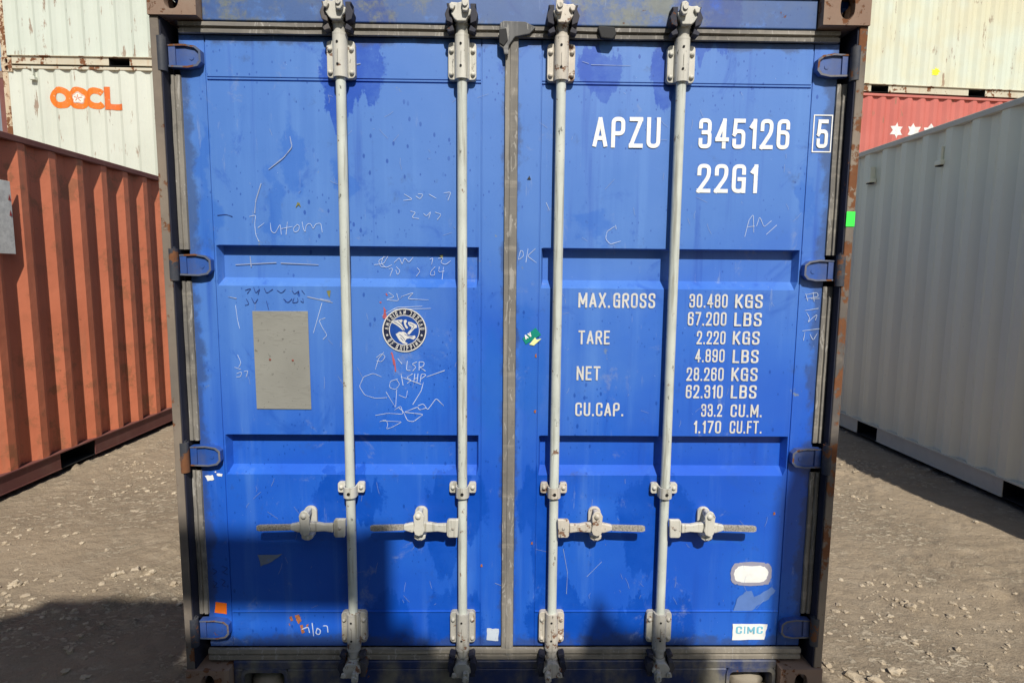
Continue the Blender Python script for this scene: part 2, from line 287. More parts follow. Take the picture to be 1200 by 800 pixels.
SCRIB = {
 'white': [
  ('f', [(-0.9321,1.8184),(-0.9092,1.8239),(-0.9143,1.7923),(-0.912,1.7547),(-0.9016,1.7307)]),
  ('f', [(-0.9035,1.7789),(-0.88,1.7964)]),
  ('f', [(-0.8587,1.7967),(-0.8568,1.7666),(-0.8434,1.7592),(-0.8232,1.7932),(-0.8208,1.7556)]),
  ('f', [(-0.7979,1.801),(-0.804,1.7558)]),
  ('f', [(-0.82,1.7767),(-0.7802,1.7846)]),
  ('f', [(-0.7625,1.7923),(-0.7781,1.7786),(-0.7748,1.7636),(-0.7579,1.7698),(-0.755,1.7879),(-0.7647,1.7923)]),
  ('f', [(-0.7454,1.8015),(-0.7424,1.779),(-0.7352,1.764),(-0.7314,1.7904),(-0.7167,1.7981),(-0.7059,1.7756),(-0.6978,1.7945),(-0.6786,1.7984),(-0.6743,1.7646)]),
  ('f', [(-0.9954,1.5018),(-0.9902,1.4474),(-0.9838,1.4163)]),
  ('f', [(-0.6829,1.512),(-0.717,1.4025)]),
  ('f', [(-0.6728,1.4576),(-0.6962,1.4496),(-0.6816,1.4185),(-0.6667,1.395),(-0.6827,1.3792)]),
  ('f', [(-0.4985,1.6522),(-0.4638,1.6563),(-0.448,1.6832)]),
  ('f', [(-0.4634,1.6831),(-0.473,1.6601),(-0.4564,1.6411),(-0.4331,1.6528)]),
  ('f', [(-0.4557,1.6832),(-0.4829,1.6676),(-0.4756,1.6448),(-0.4563,1.6449)]),
  ('f', [(-0.4253,1.6605),(-0.4058,1.6798),(-0.3962,1.6531),(-0.3866,1.68),(-0.3714,1.661),(-0.3558,1.6803)]),
  ('f', [(-0.2943,1.6732),(-0.2827,1.6809),(-0.2883,1.6541)]),
  ('f', [(-0.2634,1.6773),(-0.2442,1.6813),(-0.2558,1.662),(-0.2366,1.6545),(-0.2172,1.67)]),
  ('f', [(-0.4449,1.6374),(-0.4294,1.6413),(-0.4415,1.6105)]),
  ('f', [(-0.4178,1.6453),(-0.4026,1.6301),(-0.4144,1.6146),(-0.4195,1.6338)]),
  ('f', [(-0.3408,1.6421),(-0.3293,1.6307),(-0.345,1.6114)]),
  ('f', [(-0.2752,1.6465),(-0.2907,1.631),(-0.2947,1.6156),(-0.2754,1.6158),(-0.2792,1.6311)]),
  ('f', [(-0.2598,1.6467),(-0.2637,1.6274),(-0.2421,1.6315)]),
  ('f', [(-0.2443,1.6468),(-0.25,1.6006)]),
  ('f', [(-0.38,1.9026),(-0.3498,1.8843),(-0.3841,1.8802)]),
  ('f', [(-0.3383,1.8956),(-0.3232,1.8846),(-0.3116,1.9033),(-0.3306,1.9031)]),
  ('f', [(-0.2926,1.9035),(-0.266,1.8889)]),
  ('f', [(-0.2393,1.9078),(-0.2126,1.9119),(-0.2241,1.8819)]),
  ('f', [(-0.3579,1.843),(-0.3388,1.8394),(-0.3543,1.8205),(-0.3276,1.817)]),
  ('f', [(-0.3122,1.836),(-0.3008,1.8248),(-0.2854,1.8438),(-0.2932,1.8174)]),
  ('f', [(-0.2701,1.8402),(-0.2473,1.8329),(-0.2626,1.8139)]),
  ('f', [(0.3758,1.7961),(0.3492,1.7783),(0.3445,1.7516),(0.3621,1.7327),(0.4005,1.7446)]),
  ('f', [(0.3795,1.8014),(0.3823,1.7863)]),
  ('f', [(0.0374,1.7068),(0.0285,1.6723),(0.0492,1.6878),(0.0452,1.7069),(0.0374,1.7068)]),
  ('f', [(0.0644,1.7147),(0.0572,1.6648)]),
  ('f', [(0.0915,1.7149),(0.0624,1.6879),(0.096,1.6637)]),
  ('f', [(0.1276,1.8781),(0.1395,1.8519)]),
  ('f', [(-0.4408,1.5527),(-0.4193,1.5374),(-0.4505,1.5255),(-0.4041,1.522),(-0.4114,1.5491)]),
  ('f', [(-0.3961,1.5376),(-0.3494,1.5534),(-0.3729,1.53),(-0.2954,1.5267)]),
  ('f', [(-0.467,1.467),(-0.4121,1.4986),(-0.3189,1.5032)]),
  ('f', [(-0.4239,1.4907),(-0.2878,1.4957)]),
  ('f', [(0.8508,1.7641),(0.863,1.8252),(0.8775,1.8443),(0.8827,1.7797)]),
  ('f', [(0.8567,1.7985),(0.8838,1.8026)]),
  ('f', [(0.8915,1.8027),(0.9013,1.837),(0.919,1.7991),(0.9449,1.8222)]),
  ('f', [(0.9284,1.7725),(0.9653,1.8072)]),
  ('f', [(1.0869,1.5613),(1.0966,1.534)]),
  ('f', [(1.0911,1.5574),(1.1301,1.5656),(1.1351,1.55),(1.0881,1.5417)]),
  ('f', [(1.1143,1.5654),(1.1205,1.5326)]),
  ('f', [(1.1079,1.5419),(1.1395,1.5437)]),
  ('f', [(1.0886,1.4985),(1.1381,1.5068)]),
  ('f', [(1.0955,1.4907),(1.1087,1.4711),(1.1019,1.4536),(1.1167,1.4711),(1.1356,1.4855),(1.1291,1.4633)]),
  ('f', [(1.084,1.4234),(1.1472,1.4318)]),
  ('f', [(1.0938,1.4195),(1.0903,1.3876)]),
  ('f', [(1.1127,1.4117),(1.1263,1.3879),(1.1403,1.4158)]),
  ('f', [(-0.4613,1.3334),(-0.4813,1.3095),(-0.4938,1.2696)]),
  ('f', [(-0.4891,1.3134),(-0.4692,1.3294),(-0.4553,1.3176),(-0.4698,1.2976),(-0.4893,1.3015)]),
  ('f', [(-0.4707,1.2418),(-0.5019,1.2552),(-0.5375,1.2414),(-0.5539,1.2053),(-0.5349,1.1733),(-0.4957,1.1614),(-0.4522,1.1641)]),
  ('f', [(-0.4118,1.2342),(-0.4395,1.226),(-0.4438,1.2019),(-0.4202,1.194),(-0.4042,1.2142),(-0.4158,1.2317)]),
  ('f', [(-0.4163,1.194),(-0.4212,1.1255),(-0.4558,1.1858)]),
  ('f', [(-0.4087,1.174),(-0.3812,1.162),(-0.3769,1.1902)]),
  ('f', [(-0.4968,1.0967),(-0.4492,1.1051),(-0.3938,1.1013),(-0.4013,1.1337),(-0.4252,1.1173)]),
  ('f', [(-0.4814,1.0724),(-0.4575,1.0807),(-0.4499,1.0603),(-0.4581,1.044),(-0.4341,1.0523),(-0.3981,1.0728),(-0.4734,1.0765)]),
  ('f', [(-1.0095,1.2743),(-0.9865,1.2666)]),
  ('f', [(-0.9958,1.3203),(-0.9839,1.2904),(-0.9939,1.2744)]),
  ('f', [(-1.0027,1.2506),(-0.9829,1.2586),(-0.9877,1.2387),(-1.0033,1.2386)]),
  ('f', [(-0.9751,1.2587),(-0.9593,1.2628),(-0.9682,1.2388)]),
  ('g', [(-0.3756,1.3022),(-0.3799,1.2663),(-0.3642,1.2664)]),
  ('g', [(-0.3403,1.2984),(-0.36,1.2904),(-0.3428,1.2801),(-0.3564,1.2641)]),
  ('g', [(-0.3324,1.2985),(-0.3327,1.2666)]),
  ('g', [(-0.3324,1.2985),(-0.3128,1.2986),(-0.3169,1.2803),(-0.3326,1.2802),(-0.3092,1.2644)]),
  ('g', [(-0.3997,1.2542),(-0.3924,1.2102)]),
  ('g', [(-0.3565,1.2545),(-0.3803,1.2384),(-0.3607,1.2305),(-0.3766,1.2184)]),
  ('g', [(-0.3486,1.2545),(-0.3529,1.2225)]),
  ('g', [(-0.3368,1.2546),(-0.341,1.2226)]),
  ('g', [(-0.3527,1.2345),(-0.3369,1.2386)]),
  ('g', [(-0.3292,1.2226),(-0.325,1.2547),(-0.3053,1.2508),(-0.3252,1.2347)]),
  ('g', [(-0.3054,1.2428),(-0.2383,1.2672)]),
  ('g', [(-0.3999,1.2422),(-0.3253,1.2146)]),
  ('g', [(-0.3174,1.2227),(-0.3255,1.1905),(-0.3577,1.1379)]),
  ('g', [(-0.4093,1.1255),(-0.3936,1.1134),(-0.3782,1.077),(-0.356,1.073),(-0.3184,1.1017),(-0.3897,1.1094),(-0.338,1.1299),(-0.3341,1.1178),(-0.3063,1.1261)]),
  ('g', [(-0.3379,1.134),(-0.3181,1.1422),(-0.3024,1.118),(-0.2704,1.1626),(-0.2428,1.1345)]),
  ('g', [(-0.4108,1.3099),(-0.3953,1.2901)]),
  ('b', [(-0.7965,0.2489),(-0.7707,0.2595),(-0.7665,0.2347)]),
  ('b', [(-0.7554,0.2753),(-0.7512,0.2206)]),
  ('b', [(-0.7362,0.2541),(-0.7435,0.2321),(-0.7288,0.2258),(-0.7225,0.2453),(-0.7362,0.2541)]),
  ('b', [(-0.7138,0.2629),(-0.6972,0.2647),(-0.6955,0.2364)]),
 ],
 'pale': [
  ('w', [(-0.7787,2.0969),(-0.7724,2.0605),(-0.8037,2.0236),(-0.8577,1.9826)]),
  ('w', [(-0.5562,2.3383),(-0.5265,2.3444)]),
  ('w', [(-0.8859,1.9343),(-0.9071,1.8747),(-0.9128,1.8298)]),
  ('w', [(-1.021,1.5325),(-0.9905,1.5266)]),
  ('w', [(-0.7362,1.5348),(-0.6442,1.5139)]),
  ('w', [(-0.6901,1.5274),(-0.6517,1.52)]),
  ('w', [(-0.9494,1.6787),(-0.9472,1.6406)]),
  ('w', [(-1.0042,1.6477),(-0.8549,1.6567)]),
  ('w', [(-0.8396,1.6553),(-0.702,1.6504)]),
  ('f', [(-0.0485,0.438),(-0.0154,0.425),(-0.003,0.4293)]),
  ('f', [(0.3626,0.5251),(0.3385,0.4991),(0.3062,0.4643)]),
  ('f', [(0.2132,0.5767),(0.2315,0.4817),(0.229,0.3944)]),
  ('f', [(0.2473,2.3622),(0.2699,2.3554)]),
  ('f', [(0.2775,2.3519),(0.4162,2.3503)]),
 ],
 'dark': [
  ('g', [(-0.9585,1.5561),(-0.9351,1.564),(-0.9513,1.5446)]),
  ('g', [(-0.9273,1.5679),(-0.9206,1.5449),(-0.9044,1.5643),(-0.913,1.5411)]),
  ('g', [(-0.8891,1.5644),(-0.8821,1.5452),(-0.8585,1.5608)]),
  ('g', [(-0.8432,1.5571),(-0.8283,1.5456),(-0.8123,1.5612)]),
  ('g', [(-0.7894,1.5575),(-0.7822,1.5422),(-0.7624,1.5578),(-0.7707,1.5422)]),
  ('g', [(-0.7547,1.5578),(-0.7437,1.5425)]),
  ('g', [(-0.956,1.5253),(-0.9452,1.506),(-0.9608,1.502)]),
  ('g', [(-0.9366,1.5293),(-0.926,1.5062),(-0.9137,1.5256)]),
  ('g', [(-0.8832,1.5181),(-0.8767,1.4872)]),
  ('g', [(-0.8213,1.5264),(-0.8064,1.511),(-0.7904,1.5266)]),
  ('g', [(-0.7826,1.5306),(-0.791,1.5111),(-0.7677,1.5152),(-0.771,1.5307)]),
  ('g', [(-0.7518,1.5285),(-0.7485,1.5115),(-0.7598,1.5191)]),
  ('g', [(-1.0455,1.821),(-1.015,1.8251),(-0.9927,1.8178)]),
  ('g', [(-1.1293,0.498),(-1.1097,0.4851),(-1.1265,0.4722)]),
  ('g', [(-1.0924,0.5066),(-1.0686,0.498),(-1.0896,0.4808),(-1.0697,0.4722)]),
  ('g', [(-1.1278,0.4463),(-1.1103,0.4377),(-1.129,0.4204),(-1.1087,0.4204)]),
  ('g', [(-1.0989,0.455),(-1.0791,0.4463),(-1.0961,0.429),(-1.0801,0.4247)]),
 ],
 'red': [
  ('b', [(-0.4339,1.3336),(-0.4227,1.3019),(-0.4193,1.2621)]),
  ('b', [(-0.4301,1.3257),(-0.426,1.286)]),
  ('b', [(-0.4587,1.4982),(-0.45,1.4593),(-0.4632,1.4592),(-0.4526,1.4905)]),
  ('b', [(-0.4573,1.4904),(-0.4554,1.4593)]),
  ('b', [(-0.4501,1.5487),(-0.4456,1.541)]),
  ('b', [(-0.4739,1.5175),(-0.4677,1.5153)]),
 ],
 'pink': [
 ],
}

# ------------------------------------------------------------------ materials
TOUCH = [(-.56, 2.350, .110, .105), (-.60, 2.25, .05, .06), (.31, 2.350, .080, .085), (.53, 2.36, .05, .10), (-.53, 2.52, .13, .10), (.19, 2.52, .06, .08), (.67, 2.53, .12, .10),
         (-.60, .79, .135, .10), (-.20, .77, .12, .14), (-.245, .66, .06, .18), (.12, .78, .09, .13), (.14, .62, .05, .20), (.56, .76, .15, .12), (.52, .62, .07, .12), (-.20, .30, .11, .13), (.19, .30, .12, .13), (.58, .28, .16, .14), (-.50, .27, .14, .11)]
SMEAR = [(-.76, 2.02, .035, .12), (-.84, 1.86, .04, .13), (-1.09, 1.78, .05, .14), (-1.10, 2.02, .02, .12), (-.60, 1.95, .02, .10), (.08, 1.28, .05, .20), (-.06, 1.22, .05, .18), (-.28, 1.60, .06, .02), (.86, .62, .10, .03), (1.08, 1.9, .03, .1), (.30, 1.80, .07, .05)]
def blue_paint(name, patches=True, stain=1.0, off=(0, 0, 0), lichen=0.0, grime=0.0, rust=0.0, dark=0.0, darkcol=(.012, .022, .075)):
    m = Mat(name, 0.42, spec=0.45, off=off)
    o = m.sep()
    deep = m.mix(m.rng(m.noise(1.8, 4), .3, .7), (0.010, 0.080, 0.47), (0.018, 0.115, 0.52))
    fade = m.mix(m.noise(2.4, 5), (0.042, 0.145, 0.47), (0.085, 0.205, 0.51))
    # chalked paint: strong on the upper half, patchy lower down
    h = m.rng(m.math('MULTIPLY_ADD', m.noise(1.1, 5, dist=0.6), 1.5, m.math('MULTIPLY_ADD', o[2], 0.75, -1.22)), 0.10, 1.0)
    c = m.mix(h, deep, fade)
    # rain-washed streaks and dusty wipes
    st = m.rng(m.noise(11, 5, stretch=(1, 1, .055), rough=.6), .50, .74)
    c = m.mix(m.mul(st, .30), c, (0.12, 0.27, 0.60))
    st2 = m.rng(m.noise(17, 4, stretch=(1, 1, .045), rough=.6), .56, .74)
    c = m.mix(m.mul(st2, .50), c, (0.010, 0.062, 0.37))
    sc = m.rng(m.noise(3.6, 7, rough=.7, dist=1.2), .56, .70)
    c = m.mix(m.mul(sc, .65), c, (0.014, 0.080, 0.40))
    if patches:
        bm_ = m.blobs(TOUCH, warp=.055, wscale=6, edge=.16, drip=.30)
        c = m.mix(m.mul(bm_, m.rng(m.noise(9, 6, rough=.7), .35, .6, .62, .98)), c, (0.003, 0.064, 0.40))
    if patches: c = m.mix(m.mul(m.blobs(SMEAR, warp=.22, wscale=6, edge=.6), .55), c, (0.015, 0.11, 0.46))
    # drops: small oval spots, clustered
    v = m.voro(24, stretch=(1.15, 1, .62)); cl = m.rng(m.noise(2.3, 3), .46, .60)
    sp = m.mul(m.rng(m.math('MULTIPLY_ADD', m.noise(60, 3), .09, v), .15, .19, 1, 0), cl)
    v2 = m.voro(46, stretch=(1.1, 1, .7)); cl2 = m.rng(m.noise(3.7, 4), .42, .60)
    sp2 = m.mul(m.rng(v2, .11, .17, 1, 0), cl2)
    spots = m.mul(m.math('MAXIMUM', sp, sp2), .72*stain)
    c = m.mix(spots, c, (0.004, 0.050, 0.30))
    # black grime creeping in from the rubber on every side
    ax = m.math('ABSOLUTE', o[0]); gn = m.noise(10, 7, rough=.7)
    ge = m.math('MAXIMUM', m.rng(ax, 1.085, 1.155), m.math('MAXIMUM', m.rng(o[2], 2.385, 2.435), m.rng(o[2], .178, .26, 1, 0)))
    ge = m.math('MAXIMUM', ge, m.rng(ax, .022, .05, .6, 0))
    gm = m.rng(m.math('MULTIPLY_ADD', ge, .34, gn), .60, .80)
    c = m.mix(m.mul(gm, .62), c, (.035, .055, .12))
    # pale flecks and scuffs
    fl = m.rng(m.noise(95, 3, rough=.7), .745, .775); c = m.mix(m.mul(fl, .8), c, (0.50, 0.55, 0.66))
    ye = m.mul(m.rng(m.noise(13, 6, rough=.75), .665, .70), m.rng(m.noise(2.0, 2), .5, .6)); c = m.mix(m.mul(ye, .6), c, (0.22, 0.24, 0.14))
    sm = m.rng(m.noise(7, 8, rough=.75, dist=.5), .60, .70); c = m.mix(m.mul(sm, .42), c, (0.20, 0.26, 0.42))
    br = m.rng(m.noise(34, 6, stretch=(1, 1, .16), rough=.7), .62, .68); c = m.mix(m.mul(m.mul(br, .55), m.rng(m.noise(1.7, 3), .45, .6)), c, (.17, .25, .47))
    if lichen:
        li = m.rng(m.math('ADD', m.mul(m.noise(7, 8, rough=.72), .8), m.mul(m.noise(1.3, 2, off if False else None), .35)),   .57-.06*lichen, .64)
        wide = m.math('MAXIMUM', m.rng(o[0], -1.0, -.55, 1, 0), m.rng(m.noise(1.6, 2), .46, .60)); c = m.mix(m.mul(li, m.math('MULTIPLY_ADD', wide, .8, .12)), c, m.mix(m.noise(50, 4), (.20, .215, .185), (.085, .10, .09)))
    if dark: c = m.mix(m.math('MULTIPLY_ADD', m.noise(6, 6), .3, dark-.15), c, darkcol)
    if grime:
        g = m.rng(m.math('ADD', m.mul(m.noise(5, 8, rough=.7), .7), m.mul(m.noise(13, 5, stretch=(1, 1, .12)), .5)), .50, .74)
        c = m.mix(m.mul(g, grime), c, m.mix(m.noise(22, 5), (.27, .245, .18), (.03, .035, .045)))
    rn = m.noise(16, 9, rough=.74); t = .705-.05*rust
    rm = m.rng(rn, t, t+.02); c = m.mix(rm, c, m.mix(m.noise(60, 4), RUST, RUST2))
    m.color(c); m.rough(m.add(m.math('MULTIPLY_ADD', h, .16, .36), m.mul(rm, .4)))
    m.bump(m.noise(1.9, 3), .010, .55); m.bump(m.noise(120, 3), .0003, .5); m.bump(m.math('SUBTRACT', 1.0, m.math('MAXIMUM', rm, fl)), .0006, .6)
    return m.m
BLUE = blue_paint('faded_blue_paint')
BLUE_HEAD = blue_paint('weathered_blue_header', lichen=1.0, rust=.8, off=(3, 0, 1))
BLUE_SILL = blue_paint('grimy_blue_sill', patches=False, grime=1.0, rust=1.1, off=(1, 4, 2), dark=.88)
BLUE_HINGE = blue_paint('hinge_blue_paint', patches=False, stain=.3, off=(6, 2, 3), rust=1.3, grime=.35, dark=.75, darkcol=(.016, .062, .26))
STEEL_K = painted('worn_blue_steel', (.018, .024, .04), (.045, .048, .055), rust=.9, dirt=.3, rough=.6)
BLUE_SIDE = painted('blue_side_paint', (.01, .08, .42), (.02, .12, .5), rust=.8, dirt=.3)
POST = painted('rusty_post_edge', (.085, .075, .068), (.24, .19, .14), rust=1.0, rusts=11, dirt=.45, streak=.75, rough=.8, dirtcol=(.30, .25, .19))
POST_IN = painted('dark_post_inside', (.008, .010, .022), (.014, .015, .03), rust=.2, dirt=.05, streak=.05, rough=.8)  # near-black primer, with the shade of the deep recess put into the colour
CAST = painted('rusty_casting', (.20, .125, .085), (.26, .175, .125), rust=.75, rusts=24, dirt=.5, rough=.85, bump=.004)
def rubber_mat(name, base, alt, dust):
    m = Mat(name, .8, spec=.25)
    c = m.mix(m.rng(m.noise(3, 6), .35, .65), base, alt)
    s1 = m.rng(m.noise(26, 5, stretch=(1, 1, .06)), .5, .7); s2 = m.rng(m.noise(26, 5, stretch=(.06, 1, 1)), .5, .7)
    c = m.mix(m.mul(m.math('MAXIMUM', s1, s2), .55), c, dust)
    c = m.mix(m.mul(m.rng(m.noise(13, 8, rough=.75), .56, .72), .5), c, (.035, .034, .032))
    sc = m.rng(m.noise(34, 3, stretch=(1, 1, .22), dist=2.0, rough=.7), .60, .625); c = m.mix(m.mul(sc, .5), c, (.42, .40, .36))
    m.color(c); m.bump(m.noise(70, 5), .0012, .6); m.bump(s1, .0012, .6); return m.m
RUBBER = rubber_mat('dusty_rubber', (.145, .135, .12), (.20, .185, .16), (.33, .30, .25))
RUBBER_LOW = rubber_mat('dirt_caked_rubber', (.17, .155, .13), (.25, .22, .175), (.36, .32, .25))
BLACKRUB = plain('black_rubber', (.018, .018, .018), .75)
def galv(name, base, rusty, off=(0, 0, 0), dirt=.4):
    m = Mat(name, .55, spec=.4, off=off)
    c = m.mix(m.rng(m.noise(5, 5), .3, .7), base, tuple(x*.80 for x in base))
    st = m.rng(m.noise(60, 4, stretch=(1, 1, .05)), .53, .68); c = m.mix(m.mul(st, dirt), c, (.20, .185, .14))
    sp = m.rng(m.noise(48, 6, stretch=(1, 1, .4), rough=.75), .625, .66); c = m.mix(m.mul(sp, .8), c, (.045, .04, .03))
    gr = m.rng(m.noise(11, 5), .5, .8); c = m.mix(m.mul(gr, .35), c, (.27, .30, .26))
    rn = m.rng(m.noise(26, 7, rough=.72), .665-.07*rusty, .70-.07*rusty); c = m.mix(m.mul(rn, .9), c, m.mix(m.noise(70, 3), RUST, RUST2))
    m.color(c); m.rough(m.rng(rn, 0, 1, .5, .9)); m.bump(m.noise(80, 4), .0005, .6); m.bump(m.math('SUBTRACT', 1., m.math('MAXIMUM', sp, rn)), .0006, .7)
    return m.m
ROD = galv('painted_lock_rod', (.56, .585, .52), .45, dirt=.6)
CAM = galv('painted_lock_fitting', (.55, .53, .46), .7, off=(2, 1, 5), dirt=.6)
CAM_R = galv('rusted_lock_fitting', (.55, .50, .42), 1.5, off=(7, 3, 1), dirt=.7)
CAM_D = galv('grimy_lock_fitting', (.42, .40, .35), 1.1, off=(4, 9, 2), dirt=.9)
GRIP = plain('worn_steel_grip', (.40, .37, .32), .75, 0, .6, 150, .0012)
KEEP = painted('dark_keeper', (.012, .014, .03), (.03, .03, .04), rust=.6, dirt=.15, rough=.7)  # near-black colour stands for the shade around the cam jaws
HOLE = plain('dark_hole', (.008, .008, .008), .9)  # near-black colour in place of real shade inside slots, pockets and vents
def paint_white(name, col, worn, under=(.10, .18, .45)):
    m = Mat(name, .55, spec=.3)
    c = m.mix(m.rng(m.noise(30, 5), .3, .8), col, tuple(x*.86 for x in col))
    c = m.mix(m.mul(m.rng(m.noise(85 if under[2] > .44 else 16, 6, rough=.75), .59, .65), worn), c, under)
    m.color(c); return m.m
WHITE = paint_white('white_lettering_paint', (.80, .80, .77), .4)
WHITE_D = paint_white('weathered_lettering_paint', (.60, .59, .55), .6)
CHALK = paint_white('pale_chalk', (.52, .60, .74), .9)
SCRAPE = paint_white('scraped_paint', (.27, .33, .48), .9)
MARKER = plain('dark_blue_marker', (.012, .035, .19), .6)
REDMARK = plain('red_crayon', (.42, .09, .10), .7)

# ------------------------------------------------------------------ ground
def axis(lo, hi, step, far):
    a = []; x = lo
    while x < hi+1e-6: a.append(x); x += step
    d = step; x = hi
    while x < far: d *= 1.28; x += d; a.append(x)
    d = step; x = lo
    while x > -far: d *= 1.28; x -= d; a.insert(0, x)
    return a
def gz(x, y):
    r = sqrt(x*x+(y-2)**2); k = 1.0 if r < 12 else max(0.0, 1-(r-12)/20)
    p = Vector((x, y, 0))
    a = noise.noise(p*.55)*.018 + noise.noise(p*2.3+Vector((5, 2, 0)))*.010
    q = Vector((x*8+noise.noise(p*1.7)*5, y*11+noise.noise(p*2.1+Vector((3, 3, 3)))*5, 3.1)); b = noise.noise(q); b = max(0.0, b-.08)*.075
    e = max(0.0, noise.noise(p*1.3+Vector((9, 9, 9))) + .15)
    c = noise.noise(p*17+Vector((1, 7, 4)))*.006 + max(0, noise.noise(p*30)-.2)*.028*e
    return (a + b*e*1.3 + c)*k - .012
def make_ground():
    X = axis(-5.6, 5.6, .026, 700); Y = axis(-.9, 4.6, .026, 900); nx, ny = len(X), len(Y)
    v = [(x, y, gz(x, y)) for y in Y for x in X]
    f = [(j*nx+i, j*nx+i+1, (j+1)*nx+i+1, (j+1)*nx+i) for j in range(ny-1) for i in range(nx-1)]
    me = bpy.data.meshes.new('ground'); me.from_pydata(v, [], f); me.polygons.foreach_set('use_smooth', [True]*len(f))
    m = Mat('dry_yard_dirt', .95, spec=.12)
    c = m.mix(m.rng(m.noise(.9, 6), .3, .7), (.370, .292, .200), (.270, .215, .150))
    c = m.mix(m.rng(m.noise(7, 8, rough=.75, stretch=(.7, 1.2, 1)), .45, .75), c, (.41, .335, .24))
    ch = m.mul(m.rng(m.noise(24, 6, rough=.7, stretch=(.8, 1.5, 1)), .52, .58), m.rng(m.noise(.9, 5, rough=.6), .46, .58))
    c = m.mix(m.mul(ch, .9), c, (.56, .47, .34))
    dk = m.rng(m.noise(5.5, 9, rough=.8), .64, .74); c = m.mix(m.mul(dk, .6), c, (.17, .135, .095))
    c = m.mix(m.rng(m.noise(160, 4, rough=.7), .35, .7, 0, .3), c, (.20, .155, .11))
    m.color(c); m.bump(m.noise(14, 9, rough=.7), .040, .85); m.bump(m.noise(90, 6, rough=.75), .006, .8); m.bump(ch, .006, .8)
    me.materials.append(m.m); o = bpy.data.objects.new('ground', me); C.objects.link(o); o['kind'] = 'structure'
    o['label'] = 'dry crusted tan dirt of the container yard'
make_ground()

def make_stones():
    rnd = random.Random(4); mb = MB(); mats = None
    ico = bmesh.new(); bmesh.ops.create_icosphere(ico, subdivisions=2, radius=1); base = [v.co.copy() for v in ico.verts]; fs = [tuple(v.index for v in f.verts) for f in ico.faces]; ico.free()
    ico = bmesh.new(); bmesh.ops.create_icosphere(ico, subdivisions=1, radius=1); base1 = [v.co.copy() for v in ico.verts]; fs1 = [tuple(v.index for v in f.verts) for f in ico.faces]; ico.free()
    def stone(x, y, r, flat=.55, sub=True):
        sd = Vector((rnd.random()*50, rnd.random()*50, rnd.random()*50)); rz = Matrix.Rotation(rnd.random()*6.3, 3, 'Z'); sx, sy = rnd.uniform(.75, 1.35), rnd.uniform(.65, 1.1)
        B, F = (base, fs) if sub else (base1, fs1)
        z = gz(x, y); V = []
        for p in B:
            k = 1+noise.noise(p*1.6+sd)*.6+noise.noise(p*4+sd)*.38
            q = rz @ Vector((p.x*sx*k, p.y*sy*k, p.z*flat*k)); V.append((x+q.x*r, y+q.y*r, z+q.z*r+r*flat*.35))
        mb.mesh(V, F, False)
    n = 0
    while n < 3600:
        s_ = rnd.random() < .5
        x = rnd.uniform(-4.3, -1.3) if s_ else rnd.uniform(1.3, 3.9); y = rnd.uniform(-.25, 4.6)
        d = noise.noise(Vector((x*1.25, y*2.0, 7.7)))
        if rnd.random() > max(.06, (d+.05)*2.2): continue
        r = rnd.choice((.002, .003, .003, .004, .005, .006, .008, .012)) * rnd.uniform(.8, 1.5)
        stone(x, y, r, rnd.uniform(.35, .7), r > .009); n += 1
    for x, y, r in ((2.02, .63, .030), (1.62, .16, .028), (1.42, .12, .030), (1.50, .10, .024), (1.36, .2, .018), (-2.02, .97, .030), (-2.10, .92, .020), (-1.92, .95, .024), (-1.60, .83, .032), (-1.74, .84, .022), (1.48, 1.02, .022), (1.56, 1.0, .018), (2.9, .40, .04), (3.02, .36, .03), (2.75, .42, .028), (-2.55, .83, .03), (-1.7, 1.2, .02)):
        stone(x, y, r, .6)
        for k in range(7): stone(x+rnd.gauss(0, r*2), y+rnd.gauss(0, r*1.6), r*rnd.uniform(.15, .5), .6)
    m = Mat('crumbled_dirt', .95, spec=.1)
    m.color(m.mix(m.rng(m.noise(2.5, 3), .4, .6), m.mix(m.noise(50, 4), (.42, .345, .245), (.54, .46, .34)), m.mix(m.noise(50, 4), (.33, .265, .18), (.44, .36, .26)))); m.bump(m.noise(90, 6, rough=.7), .008, .9)
    o = mb.build('loose_stones', m.m); o['kind'] = 'stuff'; o['label'] = 'loose pale clods and grit scattered over the dirt'
make_stones()

